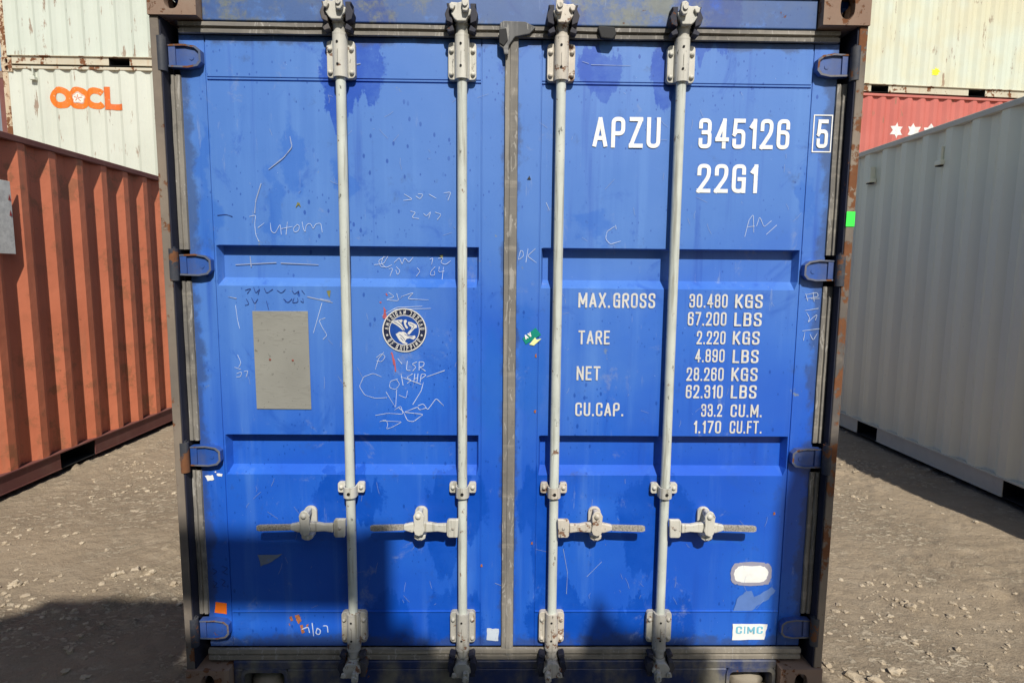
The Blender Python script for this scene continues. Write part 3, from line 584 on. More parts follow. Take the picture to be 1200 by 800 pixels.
# ------------------------------------------------------------------ pieces every container shares
def casting_mb(x0, x1, y0, y1, z0, z1, holes):
    """corner casting: a thick box with oval holes tunnelled into the named faces"""
    mb = MB(); c = ((x0+x1)/2, (y0+y1)/2, (z0+z1)/2)
    def face(ax, side):
        lo = (x0, y0, z0); hi = (x1, y1, z1); w = hi[ax] if side > 0 else lo[ax]
        a, b = [k for k in range(3) if k != ax]
        def P(u, v, d=0.0):
            p = [0, 0, 0]; p[a] = u; p[b] = v; p[ax] = w-side*d; return tuple(p)
        flip = (side > 0) == (ax == 1)
        if (ax, side) not in holes:
            q = [P(lo[a], lo[b]), P(hi[a], lo[b]), P(hi[a], hi[b]), P(lo[a], hi[b])]
            mb.face(q if not flip else q[::-1]); return
        n = 28; ha, hb = (.0255, .040) if b == 2 else (.031, .062)
        O = []; I = []; D = []
        for k in range(n):
            t = 2*pi*(k+.5)/n; ct, st = cos(t), sin(t)
            su = (abs(ct)**.8)*(1 if ct > 0 else -1)*ha; sv = (abs(st)**.8)*(1 if st > 0 else -1)*hb
            I.append(P(c[a]+su, c[b]+sv)); D.append(P(c[a]+su, c[b]+sv, .028))
            hu, hv = (hi[a]-lo[a])/2, (hi[b]-lo[b])/2; g = min(hu/abs(ct) if abs(ct) > 1e-6 else 9, hv/abs(st) if abs(st) > 1e-6 else 9)
            O.append(P(c[a]+ct*g, c[b]+st*g))
        for k in range(n):
            j = (k+1) % n
            q = [O[k], O[j], I[j], I[k]]; mb.face(q if not flip else q[::-1])
            q = [I[k], I[j], D[j], D[k]]; mb.face(q if not flip else q[::-1])
        for su, sv in ((-1, -1), (1, -1), (1, 1), (-1, 1)):       # close the corners of the plate
            cu, cv = (hi[a] if su > 0 else lo[a]), (hi[b] if sv > 0 else lo[b])
            best = sorted(range(n), key=lambda k: (O[k][a]-cu)**2+(O[k][b]-cv)**2)[:2]; i, j = sorted(best)
            if j-i > 1: i, j = j, i
            q = [O[i], P(cu, cv), O[j]]; mb.face(q if not flip else q[::-1])
    for ax in range(3):
        for sd in (-1, 1): face(ax, sd)
    return mb

def corr_profile(L, x_in, pitch, depth, flat=.26, y0=0.012):
    """corner points (x, y) of a trapezoid-folded wall"""
    pts = [(x_in, y0)]; n = max(1, int((L-2*x_in)/pitch)); rest = (L-2*x_in-n*pitch)/2; x = x_in+rest; s = (1-2*flat)/2*pitch
    for k in range(n):
        pts += [(x+flat*pitch*.5, y0), (x+flat*pitch*.5+s, y0+depth), (x+flat*pitch*1.5+s, y0+depth), (x+flat*pitch*1.5+2*s, y0)]
        x += pitch
    pts.append((L-x_in, y0)); return pts
def prof_y(pts, x):
    for (a, ya), (b, yb) in zip(pts, pts[1:]):
        if a <= x <= b: return ya+(yb-ya)*(x-a)/max(1e-9, b-a)
    return pts[0][1]

def build_container(root, L, W, H, paint, rail, cast, pitch=.278, depth=.036, flat=.26, pockets=((1.6, 1.96), (4.1, 4.46)), frontpaint=None, skip_front=False, post=None, lip=.004):
    """long side on local y=0 facing -y, length along +x"""
    post = post or rail
    prof = corr_profile(L, .10, pitch, depth, flat); zb, zt = .158, H-.058
    def wall(name, to, pr, mat, mb=None):
        mb = MB(); dn = (0.012 if False else 0)
        for (a, ya), (b, yb) in zip(pr, pr[1:]): mb.face([to(a, ya, zb), to(b, yb, zb), to(b, yb, zt), to(a, ya, zt)])
        return mb.build(name, mat, root)
    wall('side_wall', lambda x, y, z: (x, y, z), prof, frontpaint or paint)
    wall('side_wall', lambda x, y, z: (L-x, W-y, z), prof, paint)
    pe = corr_profile(W, .10, .25, .04)
    wall('end_wall', lambda x, y, z: (L-y, x, z), pe, paint)
    if not skip_front: wall('end_wall', lambda x, y, z: (y, W-x, z), pe, paint)
    rf = MB(); rf.box(.06, L-.06, .05, W-.05, H-.045, H-.022)
    for k in range(int((L-.6)/.21)): rf.box(.3+k*.21, .3+k*.21+.09, .12, W-.12, H-.022, H-.008)
    rf.build('roof', paint, root)
    fl = MB(); fl.box(.08, L-.08, .06, W-.06, .13, .15); fl.build('floor_panel', HOLE, root)
    for yy in (0, 1):
        Y = (lambda y: y) if not yy else (lambda y: W-y)
        t = MB(); t.box(.178, L-.178, *sorted((Y(0), Y(.06))), H-.062, H-.014); t.build('top_rail', rail, root, .006)
        b = MB(); xs = [.178]+[q for p in pockets for q in p]+[L-.178]
        for k in range(0, len(xs), 2):
            b.box(xs[k], xs[k+1], *sorted((Y(.006), Y(.012))), .026, .148); b.box(xs[k], xs[k+1], *sorted((Y(.0), Y(.045))), .018, .0255)
        b.box(.178, L-.178, *sorted((Y(-lip), Y(.05))), .1485, .158)
        b.build('bottom_rail', rail, root, 0)
        for p in pockets:
            q = MB(); x0, x1 = p
            q.box(x0-.006, x0, *sorted((Y(.013), Y(W/2-.02))), .02, .146); q.box(x1, x1+.006, *sorted((Y(.013), Y(W/2-.02))), .02, .146)
            q.box(x0-.006, x1+.006, *sorted((Y(.013), Y(W/2-.02))), .014, .02); q.build('forklift_pocket', HOLE, root)
    for xx in (0, 1):
        for yy in (0, 1):
            if skip_front and xx == 0: continue
            X = (lambda x: x) if not xx else (lambda x: L-x); Y = (lambda y: y) if not yy else (lambda y: W-y)
            p = MB(); p.box(*sorted((X(.004), X(.10))), *sorted((Y(.004), Y(.07))), .118, H-.118); p.build('corner_post', post, root, .008)
            for z in (0, H-.118):
                casting_mb(*sorted((X(0), X(.178))), *sorted((Y(-.003), Y(.159))), z, z+.118, {(0, 1 if xx else -1), (1, 1 if yy else -1)}).build('corner_casting', cast, root)
    for yy in (0, 1):                                          # end frames
        e = MB(); X = L
        e.box(X-.06, X-.002, .17, W-.17, H-.10, H-.002); e.box(X-.06, X-.002, .17, W-.17, .01, .16)
        if not skip_front and yy: e.box(.002, .06, .17, W-.17, H-.10, H-.002); e.box(.002, .06, .17, W-.17, .01, .16)
        if yy: e.build('end_rail', rail, root)
    return prof

def on_wall(mb, prof, lift=.003):
    """fold flat lettering onto the corrugation: cut it at every fold, then push it back onto the wall"""
    me = bpy.data.meshes.new('tmp'); me.from_pydata(mb.v, [], mb.f); bm = bmesh.new(); bm.from_mesh(me); bpy.data.meshes.remove(me)
    xs = [v.co.x for v in bm.verts]; lo, hi = min(xs), max(xs)
    for x, _ in prof:
        if lo < x < hi: bmesh.ops.bisect_plane(bm, geom=bm.verts[:]+bm.edges[:]+bm.faces[:], plane_co=(x, 0, 0), plane_no=(1, 0, 0))
    out = MB(); bm.verts.ensure_lookup_table()
    for v in bm.verts: v.co.y = prof_y(prof, v.co.x)-lift+v.co.y
    out.v = [tuple(v.co) for v in bm.verts]; out.f = [tuple(v.index for v in f.verts) for f in bm.faces]; out.s = [False]*len(out.f); bm.free()
    return out

# ================================================================== the blue container: its door end fills the picture
blue = empty('shipping_container', (0, 0, 0), 0, 'blue shipping container seen square on at its locked double doors, filling the middle', 'shipping container', 'shipping containers in the yard')
L20, W8, H8 = 6.058, 2.438, 2.591
body = MB()
for sgn in (-1, 1):
    pr = corr_profile(L20, .12, .278, .036)
    mbw = MB()
    for (a, ya), (b, yb) in zip(pr, pr[1:]):
        q = [(sgn*(1.219-ya), a, .158), (sgn*(1.219-yb), b, .158), (sgn*(1.219-yb), b, 2.533), (sgn*(1.219-ya), a, 2.533)]
        mbw.face(q if sgn > 0 else q[::-1])
    mbw.build('side_wall', BLUE_SIDE, blue)
    t = MB(); t.box(*sorted((sgn*1.219, sgn*1.16)), .178, L20-.178, 2.533, 2.591); t.build('top_rail', BLUE_SIDE, blue, .006)
    t = MB(); t.box(*sorted((sgn*1.219, sgn*1.205)), .178, L20-.178, .012, .158); t.build('bottom_rail', BLUE_SIDE, blue, .004)
    # rear post
    t = MB(); t.box(*sorted((sgn*1.215, sgn*1.12)), L20-.10, L20-.004, .118, 2.473); t.build('corner_post', BLUE_SIDE, blue, .006)
    # front post: an outer flange with a worn edge, an inner channel the doors hinge in
    t = MB(); t.prism([(sgn*1.219, .118), (sgn*1.1895, .118), (sgn*1.1895, 2.473), (sgn*1.219, 2.473)], .004, .060)
    o = t.build('corner_post', POST, blue, .003, 2)
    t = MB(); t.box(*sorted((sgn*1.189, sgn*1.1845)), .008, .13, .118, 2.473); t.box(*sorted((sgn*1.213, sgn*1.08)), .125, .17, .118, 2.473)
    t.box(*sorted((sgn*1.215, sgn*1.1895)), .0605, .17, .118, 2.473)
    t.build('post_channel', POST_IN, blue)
    # castings, the front ones with their ovals
    for z in (0, 2.473):
        casting_mb(*sorted((sgn*1.219, sgn*1.057)), -.004, .174, z, z+.118, {(1, -1), (0, sgn)}).build('corner_casting', CAST, blue)
        casting_mb(*sorted((sgn*1.219, sgn*1.057)), L20-.178, L20, z, z+.118, {(1, 1), (0, sgn)}).build('corner_casting', CAST, blue)
t = MB(); t.box(-1.17, 1.17, .05, L20-.05, 2.55, 2.572)
for k in range(27): t.box(-1.08, 1.08, .3+k*.21, .39+k*.21, 2.572, 2.584)
t.build('roof', BLUE_SIDE, blue)
t = MB(); t.box(-1.16, 1.16, .14, L20-.05, .13, .15); t.build('floor_panel', HOLE, blue)
mbw = MB(); pr = corr_profile(2.438, .10, .25, .04)
for (a, ya), (b, yb) in zip(pr, pr[1:]): mbw.face([(a-1.219, L20-ya, .12), (b-1.219, L20-yb, .12), (b-1.219, L20-yb, 2.5), (a-1.219, L20-ya, 2.5)][::-1])
mbw.build('end_wall', BLUE_SIDE, blue)
# header above the doors
h = MB(); h.prism([(-1.055, 2.470), (1.055, 2.470), (1.055, 2.570), (-1.055, 2.570)], .030, .10); h.prism([(-1.056, 2.5705), (1.056, 2.5705), (1.056, 2.590), (-1.056, 2.590)], .018, .10)
h.box(-1.18, 1.18, .1005, .17, 2.41, 2.47)
h.build('header', BLUE_HEAD, blue, .005, 3)
# sill with its two pockets, dented plate edges
SX = [(-1.020, -.850), (.862, 1.046)]
def sill_mb():
    m = MB(); y0, y1 = .030, .120
    xs = [-1.055, SX[0][0], SX[0][1], SX[1][0], SX[1][1], 1.055]
    m.box(xs[0], xs[5], y0, y1, .098, .131)
    for a, b in ((0, 1), (2, 3), (4, 5)): m.box(xs[a], xs[b], y0, y1, .0, .0978)
    return m
sill_mb().build('sill', BLUE_SILL, blue, .006, 3)
for a, b in SX:
    m = MB(); P = rrect(a-.004, b+.004, -.02, .103, .02); 
    Q = rrect(a+.008, b-.008, -.02, .090, .016)
    n = len(P); y0 = .022
    for k in range(n):
        j = (k+1) % n
        m.face([(P[k][0], y0, P[k][1]), (P[j][0], y0, P[j][1]), (Q[j][0], y0, Q[j][1]), (Q[k][0], y0, Q[k][1])]); m.face([(Q[k][0], y0, Q[k][1]), (Q[j][0], y0, Q[j][1]), (Q[j][0], .14, Q[j][1]), (Q[k][0], .14, Q[k][1])], True)
        m.face([(P[j][0], y0, P[j][1]), (P[k][0], y0, P[k][1]), (P[k][0], .03, P[k][1]), (P[j][0], .03, P[j][1])])
    m.build('sill_pocket', BLUE_SILL, blue)
    m = MB(); m.box(a, b, .142, .15, 0, .10); m.build('pocket_back', HOLE, blue)
    rk = random.Random(int(a*100)); m = MB(); ic = bmesh.new(); bmesh.ops.create_icosphere(ic, subdivisions=3, radius=1)
    m.mesh([((a+b)/2+v.co.x*(.066+.02*noise.noise(v.co*2.2+Vector((a*9, 0, 0)))), .09+v.co.y*.05, .02+v.co.z*(.045+.018*noise.noise(v.co*3+Vector((a, 4, 0))))) for v in ic.verts], [tuple(v.index for v in f.verts) for f in ic.faces], True); ic.free()
    m.build('packed_dirt', painted('packed_dirt_%d' % int(a*100), (.19, .165, .125), (.27, .235, .18), rust=0, dirt=.6, rough=.95, bump=.01), blue)
# rubbery weather strips fixed to the header and sill
def strip(name, x0, x1, z0, z1, y, mat, parent, vertical=False, ridge=.006, wob=0.0, seed=0):
    """ribbed rubber strip, slightly wavy along its length"""
    m = MB(); L_ = (z1-z0) if vertical else (x1-x0); n = max(2, int(L_/.03)); W_ = (x1-x0) if vertical else (z1-z0)
    prof = [(0, .010), (.04, 0), (.36, -.001), (.42, ridge), (.56, ridge), (.62, -.003), (.96, -.002), (1, .010)]
    V = []
    for i in range(n+1):
        s_ = L_*i/n; w = noise.noise(Vector((s_*7+seed, seed*3.1, 1)))*wob
        for u, d in prof:
            q = u*W_ + (w if .01 < u < .99 else w*.8); dd = y+d+noise.noise(Vector((s_*11, u*3, seed)))*.0015
            V.append((x0+q, dd, z0+s_) if vertical else (x0+s_, dd, z0+q))
    k = len(prof); F = [(i*k+j, i*k+j+1, (i+1)*k+j+1, (i+1)*k+j) for i in range(n) for j in range(k-1)]
    if not vertical: F = [f[::-1] for f in F]
    m.mesh(V, [f[::1] for f in F]); return m.build(name, mat, parent)

# ------------------------------------------------------------------ doors
YD = .055
RIM = painted('worn_hinge_edge', (.05, .08, .16), (.13, .13, .14), rust=.9, rusts=20, dirt=.5, rough=.6)
ZR = [(.180, 0), (.190, 0), (.3185, 0), (.3205, -.0045), (.3235, -.0045), (.3255, 0), (.45, 0), (.60, 0), (.75, 0), (.868, 0), (.898, .034), (1.016, .036), (1.0195, .034), (1.022, 0), (1.15, 0), (1.3, 0), (1.45, 0), (1.572, 0), (1.602, .034), (1.712, .036), (1.7155, .034), (1.718, 0), (1.85, 0), (2.0, 0), (2.15, 0), (2.2815, 0), (2.2825, .006), (2.2865, .006), (2.2875, 0), (2.2925, 0), (2.2935, .003), (2.2955, .003), (2.2965, 0), (2.42, 0), (2.431, .0)]
def door(sgn):
    root = MB()
    XS = [(.024, 's'), (.1025, 's'), (.1035, 'g'), (.1065, 'g'), (.1075, 'p0'), (.113, 'p0'), (.121, 'p'), (.3, 'p'), (.45, 'p'), (.6, 'p'), (.75, 'p'), (.9, 'p'), (1.045, 'p'), (1.056, 'p0'), (1.0595, 'p0'), (1.0605, 'g'), (1.0635, 'g'), (1.0645, 's'), (1.150, 's')]
    def y(kind, d, z):
        if kind == 's': return YD
        if kind == 'g': return YD+.004
        if kind == 'p0': return YD+(d if abs(d) < .0065 else 0)
        return YD+d
    V = []; nz = len(ZR)
    for x, k in XS:
        for z, d in ZR:
            if k in ('s', 'g') and .30 < z < 2.30 and abs(d) < .0065: d = 0
            V.append((sgn*x, y(k, d, z)+(noise.noise(Vector((sgn*x*3, z*2.4, 2)))*.0016 if k == 'p' else 0), z))
    F = [(i*nz+j, (i+1)*nz+j, (i+1)*nz+j+1, i*nz+j+1) for i in range(len(XS)-1) for j in range(nz-1)]
    if sgn < 0: F = [f[::-1] for f in F]
    root.mesh(V, F)
    xa, xb = sorted((sgn*.024, sgn*1.150)); z0, z1, yb = .180, 2.431, .115
    root.face([(xa, YD, z1), (xb, YD, z1), (xb, yb, z1), (xa, yb, z1)]); root.face([(xa, YD, z0), (xa, yb, z0), (xb, yb, z0), (xb, YD, z0)])
    root.face([(xa, YD, z0), (xa, YD, z1), (xa, yb, z1), (xa, yb, z0)]); root.face([(xb, YD, z0), (xb, yb, z0), (xb, yb, z1), (xb, YD, z1)])
    root.face([(xa, yb, z0), (xa, yb, z1), (xb, yb, z1), (xb, yb, z0)])
    return root.build('door', BLUE, blue)
doors = {s: door(s) for s in (-1, 1)}
HZ = (2.354, 1.645, .945, .262)
for s in (-1, 1):
    D = doors[s]
    # hinge-side rubber, cut at every hinge
    cuts = [2.431]+[q for z in HZ for q in (z+.055, z-.058)]+[.18]
    for k in range(0, len(cuts)-1, 2):
        z1, z0 = cuts[k], cuts[k+1]
        if z1-z0 < .03: continue
        strip('door_gasket', *sorted((s*1.1475, s*1.1835)), z0, z1, .047, RUBBER, D, True, .005, .0015, s*2+k)
    strip('door_gasket', -1.14 if s < 0 else .0, -.0 if s < 0 else 1.14, 2.4315, 2.4690, .036, RUBBER, D, False, .008, .0012, 3+s)
    strip('door_gasket', -1.15 if s < 0 else .0, -.0 if s < 0 else 1.15, .1325, .1795, .036, RUBBER_LOW, D, False, .007, .0015, 8+s)
    # hinges: a pressed blade with raised rim, a knuckle on the post
    for i, z in enumerate(HZ):
        x_in, x_out = 1.063, 1.176
        m = MB(); rim = MB()
        outer = [(x_out, .036), (1.12, .039), (1.082, .033), (1.066, .019), (1.065, -.018), (1.078, -.033), (1.11, -.039), (x_out, -.037)]
        inner = [(x_out, .031), (1.12, .033), (1.087, .027), (1.073, .015), (1.072, -.014), (1.083, -.027), (1.112, -.033), (x_out, -.031)]
        yr, yi = .029, .037
        for (a, b), (c, d) in zip(zip(outer, outer[1:]), zip(inner, inner[1:])):
            fr = [(s*a[0], yr, z+a[1]), (s*b[0], yr, z+b[1]), (s*d[0], yr, z+d[1]), (s*c[0], yr, z+c[1])]
            sd = [(s*a[0], YD+.004, z+a[1]), (s*b[0], YD+.004, z+b[1]), (s*b[0], yr, z+b[1]), (s*a[0], yr, z+a[1])]
            si = [(s*c[0], yr, z+c[1]), (s*d[0], yr, z+d[1]), (s*d[0], yi, z+d[1]), (s*c[0], yi, z+c[1])]
            for q in (sd, si): m.face(q if s > 0 else q[::-1])
            rim.face(fr if s > 0 else fr[::-1])
        m.face([(s*x, yi, z+q) for x, q in (inner if s > 0 else inner[::-1])])
        m.prism([(s*1.152, z-.0305), (s*1.175, z-.0305), (s*1.175, z+.0305), (s*1.152, z+.0305)], .031, .0369)
        rim.build('hinge_rim', RIM, D)
        m.cyl((s*1.100, yi, z-.004), (s*1.100, yi-.002, z-.004), .008, .008, 10)
        m.build('hinge', BLUE_HINGE, D)
        k = MB(); k.cyl((s*1.190, .018, z-.056), (s*1.190, .018, z+.056), .0165, n=18); k.cyl((s*1.190, .018, z+.056), (s*1.190, .018, z+.063), .010, n=12)
        k.box(*sorted((s*1.176, s*1.190)), .010, .030, z-.040, z+.040)
        k.build('hinge_knuckle', STEEL_K, D)
# centre seam: overlapping rubber on the left-hand edge of the right door
strip('centre_gasket', -.0235, .0235, .150, 2.452, .040, RUBBER, doors[1], True, -.004, .0012, 21)
m = MB(); m.prism([(-.042, 2.474), (-.030, 2.482), (.045, 2.480), (.082, 2.462), (.060, 2.440), (.01, 2.430), (-.012, 2.40), (-.012, 2.372), (-.026, 2.372), (-.030, 2.392), (-.044, 2.402)], .024, .036)
m.build('gasket_flap', rubber_mat('torn_rubber', (.10, .10, .10), (.17, .17, .165), (.34, .33, .31)), doors[1], .003, 2, label='torn curled rubber end at the top of the seam')
m = MB(); m.prism([(-.045, 2.452), (-.020, 2.456), (-.014, 2.418), (-.028, 2.398), (-.044, 2.408)], .020, .0235); m.build('gasket_flap', BLACKRUB, doors[1], .002)
m = MB(); m.prism([(.292, 2.462), (.300, 2.468), (.352, 2.465), (.358, 2.440), (.346, 2.424), (.305, 2.428)], .018, .036); m.build('rubber_plug', BLACKRUB, doors[1], .004)

# ------------------------------------------------------------------ lock rods with brackets, guides, cams and handles
YR = .024
def mirror(P, c, s): return [(c+(x-c)*s, z) for x, z in P]
def lock_set(x, s, D, idx):
    rodm = ROD; cm = (CAM, CAM, CAM_R, CAM)[idx]; cb = (CAM_D, CAM_D, CAM_R, CAM_D)[idx]
    m = MB(); m.cyl((x, YR, .30), (x, YR, 2.30), .0172, n=28, cap=False); m.build('lock_rod', rodm, D)
    for top in (1, 0):
        z0, z1 = (2.288, 2.412) if top else (.208, .332); mat = cm if top else cb
        m = MB()
        m.prism(rrect(x-.0485, x+.0485, z0, z1, .013), .032, YD-.0005)
        m.build('rod_bracket', mat, D, .002)
        for bx in (-.037, .037):
            for bz in (z0+.018, z1-.030):
                b = MB(); b.dome((x+bx, .0320, bz), .0088, .010); b.build('bracket_bolt', mat, D)
        # half-round housing over the rod
        zc0, zc1 = (z0-.002, z1+.012) if top else (z0-.012, z1+.004)
        g = MB(); N = 14; pts = [(x-.0255, .033), (x-.0250, YR)]+[(x-.0245*cos(pi*k/N), YR-.024*sin(pi*k/N)-.002) for k in range(1, N)]+[(x+.0250, YR), (x+.0255, .033)]
        V = [(a, c, zc0) for a, c in pts]+[(a, c, zc1) for a, c in pts]; n = len(pts)
        g.mesh(V, [(k, k+1, n+k+1, n+k) for k in range(n-1)], True); g.face([(a, c, zc1) for a, c in pts]); g.face([(a, c, zc0) for a, c in reversed(pts)])
        g.build('rod_housing', mat, D)
        d = MB()
        for dz in (.28, .80): zz = zc0+(zc1-zc0)*dz; d.cyl((x-.003, -.0025, zz), (x-.003, -.0035, zz), .0042, n=12)
        d.prism([(x-.0032, zc0+.045), (x-.0024, zc0+.045), (x-.0016, zc1-.05), (x-.0026, zc1-.055)], -.0029, -.001)
        d.build('housing_slot', HOLE, D)
        # collar, neck and cam head
        c = MB()
        if top:
            c.cyl((x, YR-.002, 2.423), (x, YR-.002, 2.431), .0245, n=24); c.cyl((x, YR-.004, 2.431), (x, YR-.006, 2.462), .0195, .0215, n=24)
            c.cyl((x, YR-.006, 2.462), (x, YR-.008, 2.470), .0250, .0215, n=20)
            zc = 2.490; sg = 1
        else:
            c.cyl((x, YR-.002, .196), (x, YR-.002, .188), .0255, n=24); c.cyl((x, YR-.002, .188), (x, YR-.006, .160), .021, .019, n=24)
            c.cyl((x, YR-.006, .160), (x, YR-.006, .151), .0225, .025, n=20)
            zc = .126; sg = -1
        c.build('rod_collar', mat, D)
        h = MB()
        q = -s
        head = [(-.024, -.022), (-.014, -.030), (.016, -.030), (.022, -.016), (.030, -.010), (.034, .008), (.022, .010), (.024, .024), (.004, .032), (-.012, .028), (-.034, .030), (-.040, .018), (-.028, .010), (-.034, -.006)]
        h.prism([(x+a*q, zc+b*sg) for a, b in head], -.022, .020)
        h.prism([(x+a*q, zc+b*sg) for a, b in [(.006, -.004), (.020, -.006), (.028, .006), (.026, .034), (.012, .038), (.002, .030)]], -.040, -.021)
        h.prism([(x+a*q, zc+b*sg) for a, b in [(-.036, .004), (-.026, .002), (-.018, .016), (-.028, .022), (-.040, .020)]], -.032, -.021)
        h.cyl((x+.014*q, -.040, zc+.016*sg), (x+.014*q, -.046, zc+.016*sg), .010, .008, 14)
        h.build('cam_head', mat, D, .0028, 2)
        # keeper welded on header or sill: jaws either side of the cam
        k = MB(); yk = .0295
        for a in (-1, 1):
            k.prism([(x+a*.030, zc-.034*sg), (x+a*.050, zc-.026*sg), (x+a*.056, zc-.004*sg), (x+a*.046, zc+.018*sg), (x+a*.050, zc+.030*sg), (x+a*.030, zc+.030*sg)], -.012, yk)
            k.prism([(x+a*.0305, zc-.036*sg), (x+a*.050, zc-.050*sg), (x+a*.044, zc-.060*sg), (x+a*.024, zc-.054*sg)], -.006, yk)
        k.prism([(x-.050, zc-.020), (x+.050, zc-.020), (x+.050, zc+.022), (x-.050, zc+.022)], .021, yk-.0005)
        k.build('cam_keeper', KEEP, blue, .002)
    # mid guide strap
    g = MB(); zc = .824
    for q0, q1 in ((-.050, -.022), (.022, .050)):
        g = MB(); g.prism(rrect(x+q0, x+q1, zc-.019, zc+.021, .008), .036, YD-.0005); g.build('rod_guide', cm, D, .0015)
    g = MB(); N = 12; R = .0245
    arc = [(x-R*1.02, .037)]+[(x-R*cos(pi*k/N), YR-.004-R*sin(pi*k/N)) for k in range(N+1)]+[(x+R*1.02, .037)]
    zz0, zz1 = zc-.028, zc+.012; n = len(arc)
    g.mesh([(a, c, zz0) for a, c in arc]+[(a, c, zz1) for a, c in arc], [(k, k+1, n+k+1, n+k) for k in range(n-1)], True)
    arc2 = [(x+(a-x)*.78, c+.004) for a, c in arc]
    for z, fl in ((zz0, 1), (zz1, 0)):
        for k in range(n-1):
            w = [(*arc[k], z), (*arc[k+1], z), (*arc2[k+1], z), (*arc2[k], z)]; g.face(w if not fl else w[::-1])
    g.build('guide_strap', cm, D)
    for bx in (-.037, .037): g = MB(); g.dome((x+bx, .036, zc+.002), .0085, .009); g.build('guide_bolt', cm, D)
    g = MB(); g.cyl((x, -.0040, zc-.010), (x, -.0062, zc-.010), .006, n=12); g.build('guide_slot', HOLE, D)
    # handle: hub plate, forged bar, serrated grip
    hz = .689; H = []
    hub = MB(); hub.prism([(x+s*a, b) for a, b in [(.012, hz+.032), (.050, hz+.032), (.056, hz+.024), (.056, hz-.030), (.050, hz-.038), (.016, hz-.038)]], -.012, .004)
    hub.build('handle_hub', cm, D, .003); hb = MB(); hb.dome((x+s*.034, -.012, hz-.003), .0062, .004); hb.build('hub_rivet', GRIP, D)
    bar = MB(); bx = [(.0565, .016, -.018), (.09, .015, -.013), (.115, .020, -.015), (.150, .022, -.017), (.185, .019, -.017), (.215, .012, -.008)]
    up_ = [(x+s*a, hz+b) for a, b, c in bx]; lo_ = [(x+s*a, hz+c) for a, b, c in bx]
    bar.prism(up_+lo_[::-1], -.016, .002); bar.build('handle_bar', cm, D, .004)
    gp = MB(); gp.prism([(x+s*a, hz+b) for a, b in [(.2155, .011), (.328, .008), (.338, .005), (.338, -.010), (.328, -.014), (.2155, -.010)]], -.012, -.002)
    for k in range(21): gp.prism([(x+s*(.222+k*.0052), hz-.008), (x+s*(.2246+k*.0052), hz-.008), (x+s*(.2246+k*.0052), hz+.006), (x+s*(.222+k*.0052), hz+.006)], -.0135, -.0118)
    gp.build('handle_grip', GRIP, D)
    px = x+s*.157
    rt_ = MB(); rt_.prism([(px-.021, hz-.004), (px-.014, hz-.020), (px, hz-.026), (px+.014, hz-.020), (px+.021, hz-.004), (px+.017, hz+.014), (px+.020, hz+.050), (px+.012, hz+.066), (px, hz+.072), (px-.012, hz+.066), (px-.020, hz+.050), (px-.017, hz+.014)], -.028, -.017)
    rt_.dome((px-.002, -.028, hz+.050), .0105, .008)
    rt_.build('handle_hasp', cm, D, .003, 3)
    ct = MB(); ct.prism(rrect(px-.024, px+.024, hz-.050, hz+.060, .022, 6), .040, YD-.0005); ct.prism(rrect(px-.008, px+.008, hz+.032, hz+.058, .006), -.016, .0395)
    ct.prism([(px-.022, hz-.032), (px+.022, hz-.032), (px+.020, hz-.046), (px+.006, hz-.054), (px-.006, hz-.054), (px-.020, hz-.046)], -.004, .0395)
    ct.dome((px, -.004, hz-.044), .008, .005); ct.build('handle_catch', cm, D, .003)
lock_set(-.588, -1, doors[-1], 0); lock_set(-.171, -1, doors[-1], 1); lock_set(.171, 1, doors[1], 2); lock_set(.588, 1, doors[1], 3)

# ------------------------------------------------------------------ lettering, emblem, plates and stickers on the doors
YL = YD-.0022
def words(rows, D, mat, stroke=.15):
    for s_, x0, x1, z0, h in rows:
        m = MB(); text_run(m, s_, x0, x1, z0, h, YL, stroke); m.build('lettering', mat, D)
words([('APZU', .290, .530, 2.072, .105), ('345126', .667, .992, 2.073, .103), ('22G1', .668, .886, 1.919, .100)], doors[1], WHITE, .135)
m = MB(); text_run(m, '5', 1.090, 1.130, 2.079, .098, YL, .135); m.build('lettering', WHITE, doors[1])
m = MB(); ribbon(m, [(1.077, 2.066), (1.142, 2.066), (1.142, 2.192), (1.077, 2.192)], .0045, YL, True); m.build('lettering_frame', WHITE, doors[1])
words([('MAX.', .251, .367, 1.503, .054), ('GROSS', .379, .533, 1.503, .054), ('30.480', .659, .800, 1.506, .050), ('KGS', .828, .930, 1.506, .050), ('67.200', .656, .799, 1.440, .050), ('LBS', .828, .930, 1.439, .050),
       ('TARE', .254, .369, 1.368, .051), ('2.220', .692, .799, 1.371, .049), ('KGS', .826, .926, 1.371, .049), ('4.890', .689, .799, 1.304, .049), ('LBS', .829, .926, 1.302, .049),
       ('NET', .250, .338, 1.234, .052), ('28.260', .660, .799, 1.234, .050), ('KGS', .828, .926, 1.234, .050), ('62.310', .660, .799, 1.168, .050), ('LBS', .829, .926, 1.168, .050),
       ('CU.CAP.', .248, .428, 1.098, .051), ('33.2', .721, .800, 1.098, .048), ('CU.M.', .832, .950, 1.097, .048), ('1.170', .695, .799, 1.034, .048), ('CU.FT.', .832, .953, 1.034, .048)], doors[1], WHITE_D, .135)

